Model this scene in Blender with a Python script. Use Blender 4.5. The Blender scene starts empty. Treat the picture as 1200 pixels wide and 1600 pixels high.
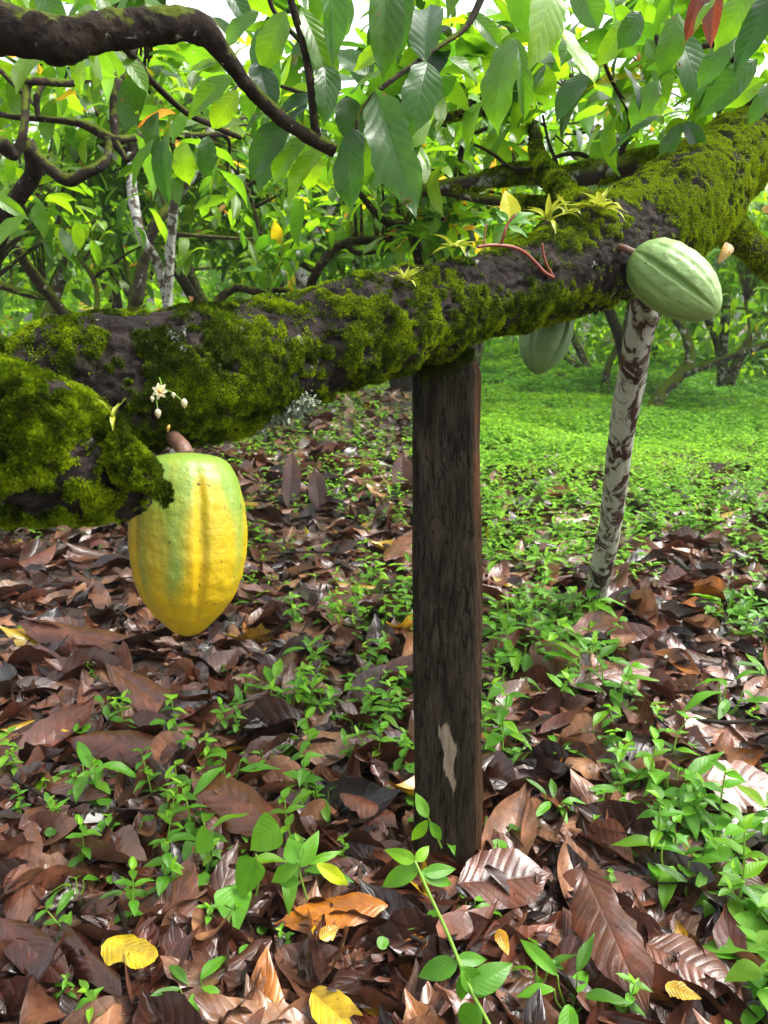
import bpy, math, random
import numpy as np
from mathutils import Vector

random.seed(7)
rng = np.random.default_rng(11)
S = bpy.context.scene
COL = S.collection
R = math.radians

# ------------------------------------------------------------------ camera
CAM_H = 1.10
PITCH = 15.5
F = 1155.0
cd = bpy.data.cameras.new('camera')
cam = bpy.data.objects.new('camera', cd)
COL.objects.link(cam)
S.camera = cam
cam.location = (0, 0, CAM_H)
cam.rotation_euler = (R(90 - PITCH), 0, 0)
cd.sensor_fit = 'VERTICAL'
cd.sensor_height = 36.0
cd.lens = 36.0 * F / 1600.0
cd.clip_start = 0.02
cd.clip_end = 1000
cd.dof.use_dof = True
cd.dof.focus_distance = 1.15
cd.dof.aperture_fstop = 10.0

# ------------------------------------------------------------------ world, sun, exposure
SUN_EL, SUN_AZ = 58.0, 82.0          # azimuth measured from +Y (view direction) towards +X
w = bpy.data.worlds.new('World')
S.world = w
w.use_nodes = True
nt = w.node_tree
nt.nodes.clear()
sky = nt.nodes.new('ShaderNodeTexSky')
sky.sky_type = 'NISHITA'
sky.sun_disc = False
sky.sun_elevation = R(SUN_EL)
sky.sun_rotation = R(SUN_AZ)
sky.air_density = 1.0
sky.dust_density = 5.0
sky.ozone_density = 1.0
hs = nt.nodes.new('ShaderNodeHueSaturation')
hs.inputs['Saturation'].default_value = 0.22
bg = nt.nodes.new('ShaderNodeBackground')
bg.inputs['Strength'].default_value = 0.15
wo = nt.nodes.new('ShaderNodeOutputWorld')
nt.links.new(sky.outputs[0], hs.inputs['Color'])
nt.links.new(hs.outputs[0], bg.inputs['Color'])
nt.links.new(bg.outputs[0], wo.inputs['Surface'])

sd = bpy.data.lights.new('sun', 'SUN')
sd.energy = 1.15
sd.angle = R(28)
sd.color = (1.0, 0.96, 0.88)
sun = bpy.data.objects.new('sun', sd)
COL.objects.link(sun)
dv = Vector((math.sin(R(SUN_AZ)) * math.cos(R(SUN_EL)), math.cos(R(SUN_AZ)) * math.cos(R(SUN_EL)), math.sin(R(SUN_EL))))
sun.rotation_euler = dv.to_track_quat('Z', 'Y').to_euler()

S.view_settings.view_transform = 'Standard'
S.view_settings.look = 'None'
S.view_settings.exposure = 1.72
S.view_settings.gamma = 1.0
S.render.engine = 'CYCLES'
S.cycles.max_bounces = 8
S.cycles.diffuse_bounces = 3
S.cycles.glossy_bounces = 3
S.cycles.transmission_bounces = 6
S.cycles.use_adaptive_sampling = True

# ------------------------------------------------------------------ pixel <-> place
cp, sp = math.cos(R(PITCH)), math.sin(R(PITCH))
AX = np.array([0, cp, -sp])          # view axis
UPV = np.array([0, sp, cp])
RTV = np.array([1.0, 0, 0])
CAMP = np.array([0, 0, CAM_H])


def P(px, py, d):
    """world point seen at photo pixel (px, py), d metres along the view axis"""
    return CAMP + d * (AX + RTV * (px - 600) / F + UPV * (800 - py) / F)


def G(px, py, z=0.0):
    r = AX + RTV * (px - 600) / F + UPV * (800 - py) / F
    t = (z - CAM_H) / r[2]
    return CAMP + t * r


def proj(p):
    q = np.asarray(p) - CAMP
    d = q @ AX
    return 600 + F * (q @ RTV) / d, 800 - F * (q @ UPV) / d, d


# ------------------------------------------------------------------ noise
def _h(i, j, k, s):
    n = (i * 374761393 + j * 668265263 + k * 2147483647 + s * 974634777).astype(np.int64)
    n = (n ^ (n >> 13)) * 1274126177
    n = n & 0x7fffffff
    n = (n ^ (n >> 16)) * 69069
    return (n & 0xffff) / 65535.0


def vnoise(p, s=0):
    p = np.asarray(p, float)
    f = np.floor(p)
    i = f.astype(np.int64)
    t = p - f
    t = t * t * (3 - 2 * t)
    r = 0
    for a in (0, 1):
        for b in (0, 1):
            for c in (0, 1):
                wgt = (t[..., 0] if a else 1 - t[..., 0]) * (t[..., 1] if b else 1 - t[..., 1]) * (t[..., 2] if c else 1 - t[..., 2])
                r = r + wgt * _h(i[..., 0] + a, i[..., 1] + b, i[..., 2] + c, s)
    return r


def fbm(p, o=4, s=0):
    p = np.asarray(p, float)
    r, a, t = 0, 1.0, 0
    for k in range(o):
        r = r + a * vnoise(p * 2 ** k + 17.3 * k, s + k)
        t += a
        a *= 0.5
    return r / t


def gz(x, y):
    x = np.asarray(x, float)
    y = np.asarray(y, float)
    p = np.stack([x, y, x * 0], -1)
    d = np.hypot(x, y)
    return (fbm(p * 1.7, 3, 5) - 0.5) * 0.07 + (fbm(p * 0.35, 2, 9) - 0.5) * np.clip((d - 2.5) * 0.08, 0, 0.6)


# ------------------------------------------------------------------ objects and tags
def tag(o, label=None, cat=None, group=None, kind=None):
    if label:
        o['label'] = label
    if cat:
        o['category'] = cat
    if group:
        o['group'] = group
    if kind:
        o['kind'] = kind
    return o


def empty(name, loc=(0, 0, 0), rz=0.0, label=None, cat=None, group=None):
    o = bpy.data.objects.new(name, None)
    o.empty_display_size = 0.05
    COL.objects.link(o)
    o.location = [float(a) for a in loc]
    o.rotation_euler = (0, 0, rz)
    return tag(o, label, cat, group)


class Acc:
    """collects pieces and links them as ONE mesh object"""

    def __init__(s):
        s.v, s.f, s.uv, s.t, s.n = [], [], [], [], 0

    def add(s, v, f, uv=None, t=None):
        v = np.asarray(v, float).reshape(-1, 3)
        f = np.asarray(f, int).reshape(-1, 4)
        s.v.append(v)
        s.f.append(f + s.n)
        s.n += len(v)
        s.uv.append(np.zeros((len(v), 2)) if uv is None else np.asarray(uv, float).reshape(-1, 2))
        if t is None:
            t = (.5, .5, .5)
        t = np.asarray(t, float)
        if t.ndim == 1:
            t = np.tile(t, (len(v), 1))
        s.t.append(t)
        return s

    def many(s, proto, Rm, T, sc, tint):
        """proto = (v, f, uv); Rm (N,3,3) with rows x,y,z axes; T (N,3); sc (N,) or (N,3); tint (N,3)"""
        v, f, uv = proto
        N = len(T)
        if N == 0:
            return s
        sc = np.asarray(sc, float)
        if sc.ndim == 1:
            sc = np.stack([sc] * 3, 1)
        V = np.einsum('vi,ni,nij->nvj', v, sc, Rm) + T[:, None, :]
        nf = (f[None] + (np.arange(N) * len(v))[:, None, None]).reshape(-1, 4)
        return s.add(V.reshape(-1, 3), nf, np.tile(uv, (N, 1)), np.repeat(tint, len(v), 0))

    def build(s, name, mat, parent=None, smooth=True, origin=None):
        v = np.concatenate(s.v)
        f = np.concatenate(s.f)
        uv = np.concatenate(s.uv)
        t = np.concatenate(s.t)
        if origin is not None:
            v = v - np.asarray(origin)
        me = bpy.data.meshes.new(name)
        me.vertices.add(len(v))
        me.vertices.foreach_set('co', v.astype(np.float32).ravel())
        me.loops.add(f.size)
        me.loops.foreach_set('vertex_index', f.astype(np.int32).ravel())
        me.polygons.add(len(f))
        me.polygons.foreach_set('loop_start', (np.arange(len(f)) * 4).astype(np.int32))
        me.polygons.foreach_set('use_smooth', np.full(len(f), smooth))
        me.update(calc_edges=True)
        ul = me.uv_layers.new(name='UVMap')
        ul.data.foreach_set('uv', uv[f.ravel()].astype(np.float32).ravel())
        ca = me.color_attributes.new('tint', 'FLOAT_COLOR', 'POINT')
        c4 = np.ones((len(v), 4), np.float32)
        c4[:, :3] = t
        ca.data.foreach_set('color', c4.ravel())
        me.materials.append(mat)
        o = bpy.data.objects.new(name, me)
        COL.objects.link(o)
        if origin is not None and parent is None:
            o.location = [float(a) for a in origin]
        if parent is not None:
            o.parent = parent
        return o


def child(o, parent):
    o.parent = parent
    return o


# ------------------------------------------------------------------ shapes
def catmull(pts, n):
    pts = np.asarray(pts, float)
    if len(pts) == 2:
        t = np.linspace(0, 1, n)[:, None]
        return pts[0] * (1 - t) + pts[1] * t
    e = np.vstack([2 * pts[0] - pts[1], pts, 2 * pts[-1] - pts[-2]])
    u = np.linspace(0, len(pts) - 1 - 1e-6, n)
    i = u.astype(int)
    t = (u - i)[:, None]
    p0, p1, p2, p3 = e[i], e[i + 1], e[i + 2], e[i + 3]
    return .5 * (2 * p1 + (p2 - p0) * t + (2 * p0 - 5 * p1 + 4 * p2 - p3) * t * t + (3 * p1 - p0 - 3 * p2 + p3) * t ** 3)


def grid_faces(nr, nc, wrap):
    i = np.arange(nr - 1)[:, None]
    j = np.arange(nc if wrap else nc - 1)[None, :]
    j2 = (j + 1) % nc if wrap else j + 1
    return np.stack(np.broadcast_arrays(i * nc + j, i * nc + j2, (i + 1) * nc + j2, (i + 1) * nc + j), -1).reshape(-1, 4)


def tube_geo(pts, rad, n=24, m=8, amp=0.08, freq=6.0, seed=0, taper_end=True):
    """returns positions (n, m, 3), normals, centre line"""
    pr = catmull(np.hstack([np.asarray(pts, float), np.asarray(rad, float)[:, None]]), n)
    c, r = pr[:, :3], np.maximum(pr[:, 3], 1e-4)
    tg = np.gradient(c, axis=0)
    tg /= np.linalg.norm(tg, axis=1)[:, None] + 1e-12
    a = np.zeros_like(c)
    ref = np.array([0, 0, 1.0]) if abs(tg[0, 2]) < .9 else np.array([1.0, 0, 0])
    x = np.cross(ref, tg[0])
    x /= np.linalg.norm(x)
    for k in range(n):
        x = x - tg[k] * (x @ tg[k])
        x /= np.linalg.norm(x)
        a[k] = x
    b = np.cross(tg, a)
    th = np.linspace(0, 2 * np.pi, m, endpoint=False)
    nn = a[:, None, :] * np.cos(th)[None, :, None] + b[:, None, :] * np.sin(th)[None, :, None]
    pos = c[:, None, :] + nn * r[:, None, None]
    if amp:
        d = (fbm(pos * freq / max(r.mean() * 20, .2), 3, seed) - .5) * 2 * amp
        pos = pos + nn * (d * r[:, None])[..., None]
    return pos, nn, c, r


def tube(acc, pts, rad, n=24, m=8, amp=.08, freq=6., seed=0, t=None, cap=True):
    pos, nn, c, r = tube_geo(pts, rad, n, m, amp, freq, seed)
    if cap:
        pos = np.concatenate([c[:1, None, :].repeat(m, 1), pos, c[-1:, None, :].repeat(m, 1)], 0)
    nr = pos.shape[0]
    L = np.linspace(0, 1, nr)
    uv = np.stack(np.broadcast_arrays(np.linspace(0, 1, m)[None, :], L[:, None]), -1)
    acc.add(pos.reshape(-1, 3), grid_faces(nr, m, True), uv.reshape(-1, 2), t)
    return c


def ptube(acc, pix, n=24, m=8, amp=.1, seed=0, t=None, freq=6.):
    """pix: list of (px, py, depth, radius_px)"""
    return tube(acc, [P(a, b, d) for a, b, d, r in pix], [r * d / F for a, b, d, r in pix], n, m, amp, freq, seed, t)


WP = {
    'cacao': ([0, .04, .14, .3, .5, .7, .84, .92, 1], [.04, .22, .62, .92, 1, .86, .5, .17, 0.01]),
    'ovate': ([0, .05, .2, .38, .6, .8, .93, 1], [.05, .45, .92, 1, .8, .45, .16, .01]),
    'lance': ([0, .06, .25, .45, .7, .9, 1], [.08, .4, .88, 1, .7, .25, .01]),
    'heart': ([0, .02, .12, .3, .55, .8, .93, 1], [.3, .78, 1.0, .98, .72, .32, .1, .01]),
    'blade': ([0, .1, .5, 1], [.7, 1, .8, .02]),
    'round': ([0, .06, .25, .5, .75, .94, 1], [.3, .6, .95, 1, .9, .5, .2]),
}


def leaf(shape='cacao', nv=8, nu=4, curl=.5, fold=.15, wave=.02, W=.19, quilt=0., N=9, seed=0, twist=0., cup=0., ragged=0., edge=0.):
    """unit length leaf along +Y, normal +Z, width 2W"""
    r = np.random.default_rng(seed)
    v = np.linspace(0, 1, nv + 1)
    u = np.linspace(-1, 1, nu + 1)
    wv = np.interp(v, *WP[shape]) * W
    V, U = np.meshgrid(v, u, indexing='ij')
    ww = wv[:, None].repeat(nu + 1, 1)
    if ragged:
        e = (fbm(np.stack([V * 7, U * 0 + (U > 0) * 7, V * 0 + seed], -1), 3, seed) - .35)
        ww = ww * (1 - ragged * np.clip(e, 0, 1) * np.abs(U))
    X = U * ww
    ang = -curl * v
    dy, dz = np.cos(ang), np.sin(ang)
    cy = np.concatenate([[0], np.cumsum((dy[1:] + dy[:-1]) / 2 / nv)])
    cz = np.concatenate([[0], np.cumsum((dz[1:] + dz[:-1]) / 2 / nv)])
    Z = fold * np.abs(X) - cup * X * X / max(W, .01)
    ph = r.uniform(0, 6.28, 4)
    Z = Z + wave * np.abs(U) ** 1.5 * np.sin(V * 9 + ph[0] + (U > 0) * ph[1]) + wave * .6 * np.sin(V * 5 + ph[2]) * (1 - np.abs(U))
    if edge:
        Z = Z + edge * np.abs(U) ** 2 * np.sin(V * 23 + ph[3] + (U > 0) * 2.1)
    if quilt:
        Z = Z + quilt * (np.abs(np.sin(np.pi * N * (V - .2 * np.abs(U)))) - .5) * np.clip(np.abs(U) * 4, 0, 1) * (1 - np.abs(U) * .4)
    tw = twist * V
    X2, Z2 = X * np.cos(tw) - Z * np.sin(tw), X * np.sin(tw) + Z * np.cos(tw)
    py = cy[:, None] - Z2 * np.sin(ang)[:, None]
    pz = cz[:, None] + Z2 * np.cos(ang)[:, None]
    vv = np.stack([X2, py, pz], -1).reshape(-1, 3)
    uv = np.stack([U * .5 + .5, V], -1).reshape(-1, 2)
    return vv, grid_faces(nv + 1, nu + 1, False), uv


def frames(dirs, nrm):
    y = dirs / (np.linalg.norm(dirs, axis=1)[:, None] + 1e-9)
    x = np.cross(y, nrm)
    x /= np.linalg.norm(x, axis=1)[:, None] + 1e-9
    z = np.cross(x, y)
    return np.stack([x, y, z], 1)


# ------------------------------------------------------------------ materials
def newmat(name):
    m = bpy.data.materials.new(name)
    m.use_nodes = True
    t = m.node_tree
    t.nodes.clear()
    o = t.nodes.new('ShaderNodeOutputMaterial')
    return m, t, o


def nd(t, typ, **kw):
    n = t.nodes.new(typ)
    for k, v in kw.items():
        if k in n.inputs:
            n.inputs[k].default_value = v
        else:
            setattr(n, k, v)
    return n


def ln(t, a, b):
    t.links.new(a, b)


def ramp(t, fac, stops, interp='LINEAR'):
    n = t.nodes.new('ShaderNodeValToRGB')
    n.color_ramp.interpolation = interp
    e = n.color_ramp.elements
    while len(e) < len(stops):
        e.new(.5)
    for k, (p, c) in enumerate(stops):
        e[k].position = p
        e[k].color = (*c, 1) if len(c) == 3 else c
    if fac is not None:
        ln(t, fac, n.inputs[0])
    return n.outputs[0]


def noise(t, vec, scale, detail=4, rough=.55, dist=0.):
    n = nd(t, 'ShaderNodeTexNoise', Scale=scale, Detail=detail, Roughness=rough, Distortion=dist)
    if vec is not None:
        ln(t, vec, n.inputs['Vector'])
    return n.outputs['Fac']


def math2(t, op, a, b=None, c=None, clamp=False):
    n = t.nodes.new('ShaderNodeMath')
    n.operation = op
    n.use_clamp = clamp
    for k, x in enumerate((a, b, c)):
        if x is None:
            continue
        if isinstance(x, (int, float)):
            n.inputs[k].default_value = x
        else:
            ln(t, x, n.inputs[k])
    return n.outputs[0]


def mixc(t, fac, a, b, mode='MIX'):
    n = t.nodes.new('ShaderNodeMix')
    n.data_type = 'RGBA'
    n.blend_type = mode
    n.clamp_factor = True
    for k, x in ((0, fac), (6, a), (7, b)):
        if isinstance(x, (int, float)):
            n.inputs[k].default_value = x
        elif isinstance(x, tuple):
            n.inputs[k].default_value = (*x, 1) if len(x) == 3 else x
        else:
            ln(t, x, n.inputs[k])
    return n.outputs[2]


def tinted(t):
    a = nd(t, 'ShaderNodeAttribute', attribute_name='tint')
    s = t.nodes.new('ShaderNodeSeparateColor')
    ln(t, a.outputs['Color'], s.inputs[0])
    return s.outputs[0], s.outputs[1], s.outputs[2]


def veins(t, N=9, slant=.22):
    """height field of a leaf: 0 on the veins, 1 between; and the midrib mask"""
    uvn = nd(t, 'ShaderNodeUVMap', uv_map='UVMap')
    s = t.nodes.new('ShaderNodeSeparateXYZ')
    ln(t, uvn.outputs[0], s.inputs[0])
    au = math2(t, 'ABSOLUTE', math2(t, 'SUBTRACT', s.outputs[0], .5))
    au = math2(t, 'MULTIPLY', au, 2)
    q = math2(t, 'MULTIPLY', math2(t, 'SUBTRACT', s.outputs[1], math2(t, 'MULTIPLY', au, slant)), N * math.pi)
    lat = math2(t, 'ABSOLUTE', math2(t, 'SINE', q))
    lat = math2(t, 'POWER', lat, .45)
    mid = math2(t, 'MULTIPLY', au, 14., clamp=True)
    h = math2(t, 'MULTIPLY', lat, mid)
    return h, mid, lat


def leaf_material(name, stops, trans=.4, rough=.32, spec=.5, tr_gain=1.6, vein_gain=.25, bump=.25, spots=True, dist=.004, satgain=(1.0, 1.0, 1.0), coat=0., blotch=0., crough=.16, worn=False):
    m, t, o = newmat(name)
    r, g, b = tinted(t)
    co = nd(t, 'ShaderNodeTexCoord')
    base = ramp(t, r, stops)
    h, mid, lat = veins(t)
    bright = math2(t, 'MULTIPLY_ADD', g, .8, .6)
    nz = noise(t, co.outputs['Object'], 45, 3)
    bright = math2(t, 'MULTIPLY', bright, math2(t, 'MULTIPLY_ADD', nz, .5, .75))
    gm = t.nodes.new('ShaderNodeCombineColor')
    for k in range(3):
        ln(t, bright, gm.inputs[k])
    base = mixc(t, 1.0, base, gm.outputs[0], 'MULTIPLY')
    vein = math2(t, 'SUBTRACT', 1., h, clamp=True)
    light = mixc(t, 1.0, base, (1.7, 1.6, 1.5), 'MULTIPLY')
    base = mixc(t, math2(t, 'MULTIPLY', vein, vein_gain), base, light)
    if spots:
        n2 = noise(t, co.outputs['Object'], 90, 2)
        sp_ = ramp(t, n2, [(.70, (0, 0, 0)), (.74, (1, 1, 1))])
        base = mixc(t, math2(t, 'MULTIPLY', sp_, .6), base, (.05, .035, .015))
    if blotch:
        nb = noise(t, co.outputs['Object'], 16, 5, .65, .4)
        base = mixc(t, math2(t, 'MULTIPLY', ramp(t, nb, [(.40, (1, 1, 1)), (.60, (0, 0, 0))]), blotch), base, mixc(t, 1., base, (.38, .34, .36), 'MULTIPLY'))
        base = mixc(t, math2(t, 'MULTIPLY', ramp(t, nb, [(.58, (0, 0, 0)), (.72, (1, 1, 1))]), blotch), base, mixc(t, 1., base, (1.7, 1.6, 1.5), 'MULTIPLY'))
    bs = nd(t, 'ShaderNodeBsdfPrincipled')
    bs.inputs['Coat Weight'].default_value = coat
    bs.inputs['Coat Roughness'].default_value = crough
    ln(t, base, bs.inputs['Base Color'])
    rr = math2(t, 'MULTIPLY_ADD', noise(t, co.outputs['Object'], 30, 2), .25, rough - .1)
    ln(t, rr, bs.inputs['Roughness'])
    bs.inputs['Specular IOR Level'].default_value = spec
    bm = nd(t, 'ShaderNodeBump', Strength=bump, Distance=dist)
    hh = math2(t, 'ADD', h, math2(t, 'MULTIPLY', noise(t, co.outputs['Object'], 160, 2), .5))
    ln(t, hh, bm.inputs['Height'])
    ln(t, bm.outputs[0], bs.inputs['Normal'])
    if worn:
        nh = noise(t, co.outputs['Object'], 34, 3, .5)
        brown = ramp(t, nh, [(.70, (0, 0, 0)), (.735, (1, 1, 1))])
        base = mixc(t, brown, base, (.13, .065, .02))
        ln(t, base, bs.inputs['Base Color'])
        hole = ramp(t, nh, [(.738, (0, 0, 0)), (.742, (1, 1, 1))])
    if trans > 0:
        tr = nd(t, 'ShaderNodeBsdfTranslucent')
        tc = mixc(t, 1.0, base, (tr_gain * satgain[0], tr_gain * satgain[1], tr_gain * satgain[2]), 'MULTIPLY')
        ln(t, tc, tr.inputs['Color'])
        mx = nd(t, 'ShaderNodeMixShader', Fac=trans)
        ln(t, bs.outputs[0], mx.inputs[1])
        ln(t, tr.outputs[0], mx.inputs[2])
        if worn:
            tp = nd(t, 'ShaderNodeBsdfTransparent')
            m3 = t.nodes.new('ShaderNodeMixShader')
            ln(t, hole, m3.inputs[0])
            ln(t, mx.outputs[0], m3.inputs[1])
            ln(t, tp.outputs[0], m3.inputs[2])
            mx = m3
        ln(t, mx.outputs[0], o.inputs[0])
    else:
        ln(t, bs.outputs[0], o.inputs[0])
    return m


GREEN = [(0, (.012, .048, .010)), (.3, (.035, .11, .010)), (.6, (.085, .20, .010)), (.8, (.16, .30, .010)), (.86, (.34, .32, .012)), (.91, (.55, .36, .03)), (.95, (.42, .16, .05)), (1, (.09, .022, .018))]
M = {}
M['leaf'] = leaf_material('leaf_green', GREEN, trans=.5, rough=.3, coat=.2, bump=.15, tr_gain=2.8, satgain=(1.15, 1.0, .4))
M['leaf_near'] = leaf_material('leaf_green_near', GREEN, trans=.5, rough=.3, coat=.25, bump=.2, tr_gain=2.8, satgain=(1.15, 1.0, .4), worn=True)
HERB = [(0, (.04, .14, .012)), (.5, (.085, .25, .012)), (.85, (.17, .37, .010)), (.95, (.40, .44, .01)), (1, (.5, .4, .01))]
M['herb'] = leaf_material('leaf_herb', HERB, trans=.4, rough=.38, tr_gain=1.5, bump=.2, spots=False, dist=.002)
M['herb_far'] = leaf_material('leaf_carpet', [(0, (.06, .18, .02)), (.5, (.14, .32, .025)), (1, (.26, .45, .025))], trans=.45, rough=.6, spec=.25, tr_gain=1.6, bump=0., spots=False, dist=.002)
LIT = [(0, (.008, .004, .003)), (.2, (.022, .008, .005)), (.4, (.062, .016, .007)), (.6, (.118, .036, .016)), (.75, (.165, .070, .040)), (.87, (.24, .115, .055)), (.93, (.34, .11, .008)), (1, (.44, .31, .006))]
M['litter'] = leaf_material('leaf_litter', LIT, trans=.06, rough=.34, spec=.5, tr_gain=1.2, vein_gain=.22, bump=.35, spots=True, dist=.004, coat=.4, blotch=.8, crough=.08)


def bark_material(name, dark, light, lichen=.0, moss_attr=False, rough=.75, lich_col=(.55, .57, .5), scale=1., mossamt=0., bump=.7, stretch=1., lscale=1., lsoft=.04, ldist=.6):
    m, t, o = newmat(name)
    co = nd(t, 'ShaderNodeTexCoord')
    v = co.outputs['Object']
    n1 = noise(t, v, 14 * scale, 6, .65, .4)
    n2 = noise(t, v, 70 * scale, 5, .7)
    c = mixc(t, ramp(t, n1, [(.32, (0, 0, 0)), (.68, (1, 1, 1))]), dark, light)
    c = mixc(t, math2(t, 'MULTIPLY', n2, .6), c, tuple(a * .35 for a in dark))
    if lichen > 0:
        mpl = nd(t, 'ShaderNodeMapping')
        mpl.inputs['Scale'].default_value = (1, 1, stretch)
        ln(t, v, mpl.inputs[0])
        nl = noise(t, mpl.outputs[0], 17 * scale * lscale, 6, .65, ldist)
        c = mixc(t, ramp(t, nl, [(.66 - lichen * .3, (0, 0, 0)), (.66 + lsoft - lichen * .3, (1, 1, 1))]), c, mixc(t, n2, lich_col, tuple(a * .6 for a in lich_col)))
    if mossamt > 0:
        geo = nd(t, 'ShaderNodeNewGeometry')
        sx = t.nodes.new('ShaderNodeSeparateXYZ')
        ln(t, geo.outputs['Normal'], sx.inputs[0])
        nm = noise(t, v, 8 * scale, 4, .6)
        mk = math2(t, 'ADD', math2(t, 'MULTIPLY', sx.outputs[2], .25), nm)
        mc = mixc(t, n2, (.035, .06, .004), (.12, .15, .01))
        c = mixc(t, ramp(t, mk, [(.62 - mossamt * .4, (0, 0, 0)), (.70 - mossamt * .4, (1, 1, 1))]), c, mc)
    if moss_attr:
        r, g, b = tinted(t)
        mc = mixc(t, n2, (.016, .030, .003), (.05, .07, .006))
        c = mixc(t, r, c, mc)
        nw = noise(t, v, 22, 4, .6, .5)
        c = mixc(t, math2(t, 'MULTIPLY', ramp(t, nw, [(.68, (0, 0, 0)), (.71, (1, 1, 1))]), .7), c, (.42, .43, .36))
    bs = nd(t, 'ShaderNodeBsdfPrincipled', Roughness=rough)
    bs.inputs['Specular IOR Level'].default_value = .12
    ln(t, c, bs.inputs['Base Color'])
    bm = nd(t, 'ShaderNodeBump', Strength=bump, Distance=.012)
    nb = math2(t, 'ADD', math2(t, 'MULTIPLY', n1, 1.), math2(t, 'MULTIPLY', n2, .5))
    ln(t, nb, bm.inputs['Height'])
    ln(t, bm.outputs[0], bs.inputs['Normal'])
    ln(t, bs.outputs[0], o.inputs[0])
    return m


M['trunk'] = bark_material('trunk_bark', (.006, .005, .0045), (.062, .046, .039), moss_attr=True, rough=.75, bump=1., scale=2.)
M['branch'] = bark_material('branch_bark', (.014, .010, .008), (.065, .045, .033), mossamt=.06, rough=.85, scale=2.6, lichen=.04, bump=1.)
M['mossy'] = bark_material('mossy_bark', (.03, .025, .018), (.11, .085, .06), lichen=.12, mossamt=.45)
M['mottled'] = bark_material('mottled_bark', (.03, .024, .018), (.10, .08, .06), lichen=.38, mossamt=.28, lich_col=(.42, .43, .38))
M['pale'] = bark_material('pale_bark', (.05, .035, .025), (.15, .12, .09), lichen=.62, lich_col=(.46, .47, .42))
M['pole'] = bark_material('pole_bark', (.035, .018, .014), (.12, .062, .045), lichen=.66, lich_col=(.50, .50, .40), stretch=.55, lscale=1.3, lsoft=.07, ldist=.8)
M['twig'] = bark_material('dead_twig', (.015, .012, .01), (.05, .035, .028))


def simple(name, col, rough=.5, bump=0., bscale=40., var=.3, spec=.5, trans=0.):
    m, t, o = newmat(name)
    co = nd(t, 'ShaderNodeTexCoord')
    n = noise(t, co.outputs['Object'], bscale, 4)
    c = mixc(t, n, tuple(a * (1 - var) for a in col), tuple(min(a * (1 + var), 1) for a in col))
    bs = nd(t, 'ShaderNodeBsdfPrincipled', Roughness=rough)
    bs.inputs['Specular IOR Level'].default_value = spec
    ln(t, c, bs.inputs['Base Color'])
    if bump:
        bm = nd(t, 'ShaderNodeBump', Strength=bump, Distance=.01)
        ln(t, n, bm.inputs['Height'])
        ln(t, bm.outputs[0], bs.inputs['Normal'])
    if trans:
        tr = nd(t, 'ShaderNodeBsdfTranslucent')
        ln(t, c, tr.inputs['Color'])
        mx = nd(t, 'ShaderNodeMixShader', Fac=trans)
        ln(t, bs.outputs[0], mx.inputs[1])
        ln(t, tr.outputs[0], mx.inputs[2])
        ln(t, mx.outputs[0], o.inputs[0])
    else:
        ln(t, bs.outputs[0], o.inputs[0])
    return m


M['stem'] = simple('green_stem', (.16, .30, .03), .4)
M['redstem'] = simple('red_stem', (.22, .045, .02), .4)
M['petal'] = simple('petal', (.75, .68, .42), .5, trans=.3)
M['petal_core'] = simple('petal_core', (.6, .28, .06), .5)
M['stalk'] = simple('pod_stalk', (.14, .07, .045), .55, bump=.4, bscale=60)
M['lichen'] = simple('lichen_grey', (.24, .29, .20), .95, bump=.6, bscale=160, var=.5, spec=.1)
M['brom'] = simple('bromeliad_leaf', (.42, .46, .04), .4, trans=.35, bscale=25, var=.35)
M['petalwhite'] = simple('white_petal', (.75, .78, .72), .5)


def soil_mat():
    m, t, o = newmat('soil')
    co = nd(t, 'ShaderNodeTexCoord')
    v = co.outputs['Object']
    n1, n2 = noise(t, v, 9, 6, .6), noise(t, v, 60, 5, .7)
    c = mixc(t, n1, (.012, .008, .006), (.06, .032, .02))
    c = mixc(t, math2(t, 'MULTIPLY', n2, .5), c, (.09, .045, .025))
    # moss and tiny weeds between the litter further away
    
    bs = nd(t, 'ShaderNodeBsdfPrincipled', Roughness=.55)
    ln(t, c, bs.inputs['Base Color'])
    bm = nd(t, 'ShaderNodeBump', Strength=.8, Distance=.02)
    ln(t, n2, bm.inputs['Height'])
    ln(t, bm.outputs[0], bs.inputs['Normal'])
    ln(t, bs.outputs[0], o.inputs[0])
    return m


def moss_mat():
    m, t, o = newmat('moss_frond')
    r, g, b = tinted(t)
    c = ramp(t, r, [(0, (.018, .032, .004)), (.35, (.050, .092, .005)), (.7, (.14, .225, .006)), (1, (.29, .40, .010))])
    c = mixc(t, ramp(t, b, [(.90, (0, 0, 0)), (.93, (.8, .8, .8))]), c, (.07, .035, .012))
    gm = t.nodes.new('ShaderNodeCombineColor')
    bb = math2(t, 'MULTIPLY_ADD', g, .9, .5)
    for k in range(3):
        ln(t, bb, gm.inputs[k])
    c = mixc(t, 1., c, gm.outputs[0], 'MULTIPLY')
    df = nd(t, 'ShaderNodeBsdfDiffuse')
    tr = nd(t, 'ShaderNodeBsdfTranslucent')
    ln(t, c, df.inputs[0])
    ln(t, c, tr.inputs[0])
    mx = nd(t, 'ShaderNodeMixShader', Fac=.35)
    ln(t, df.outputs[0], mx.inputs[1])
    ln(t, tr.outputs[0], mx.inputs[2])
    ln(t, mx.outputs[0], o.inputs[0])
    return m


M['soil'] = soil_mat()
M['moss'] = moss_mat()


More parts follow.
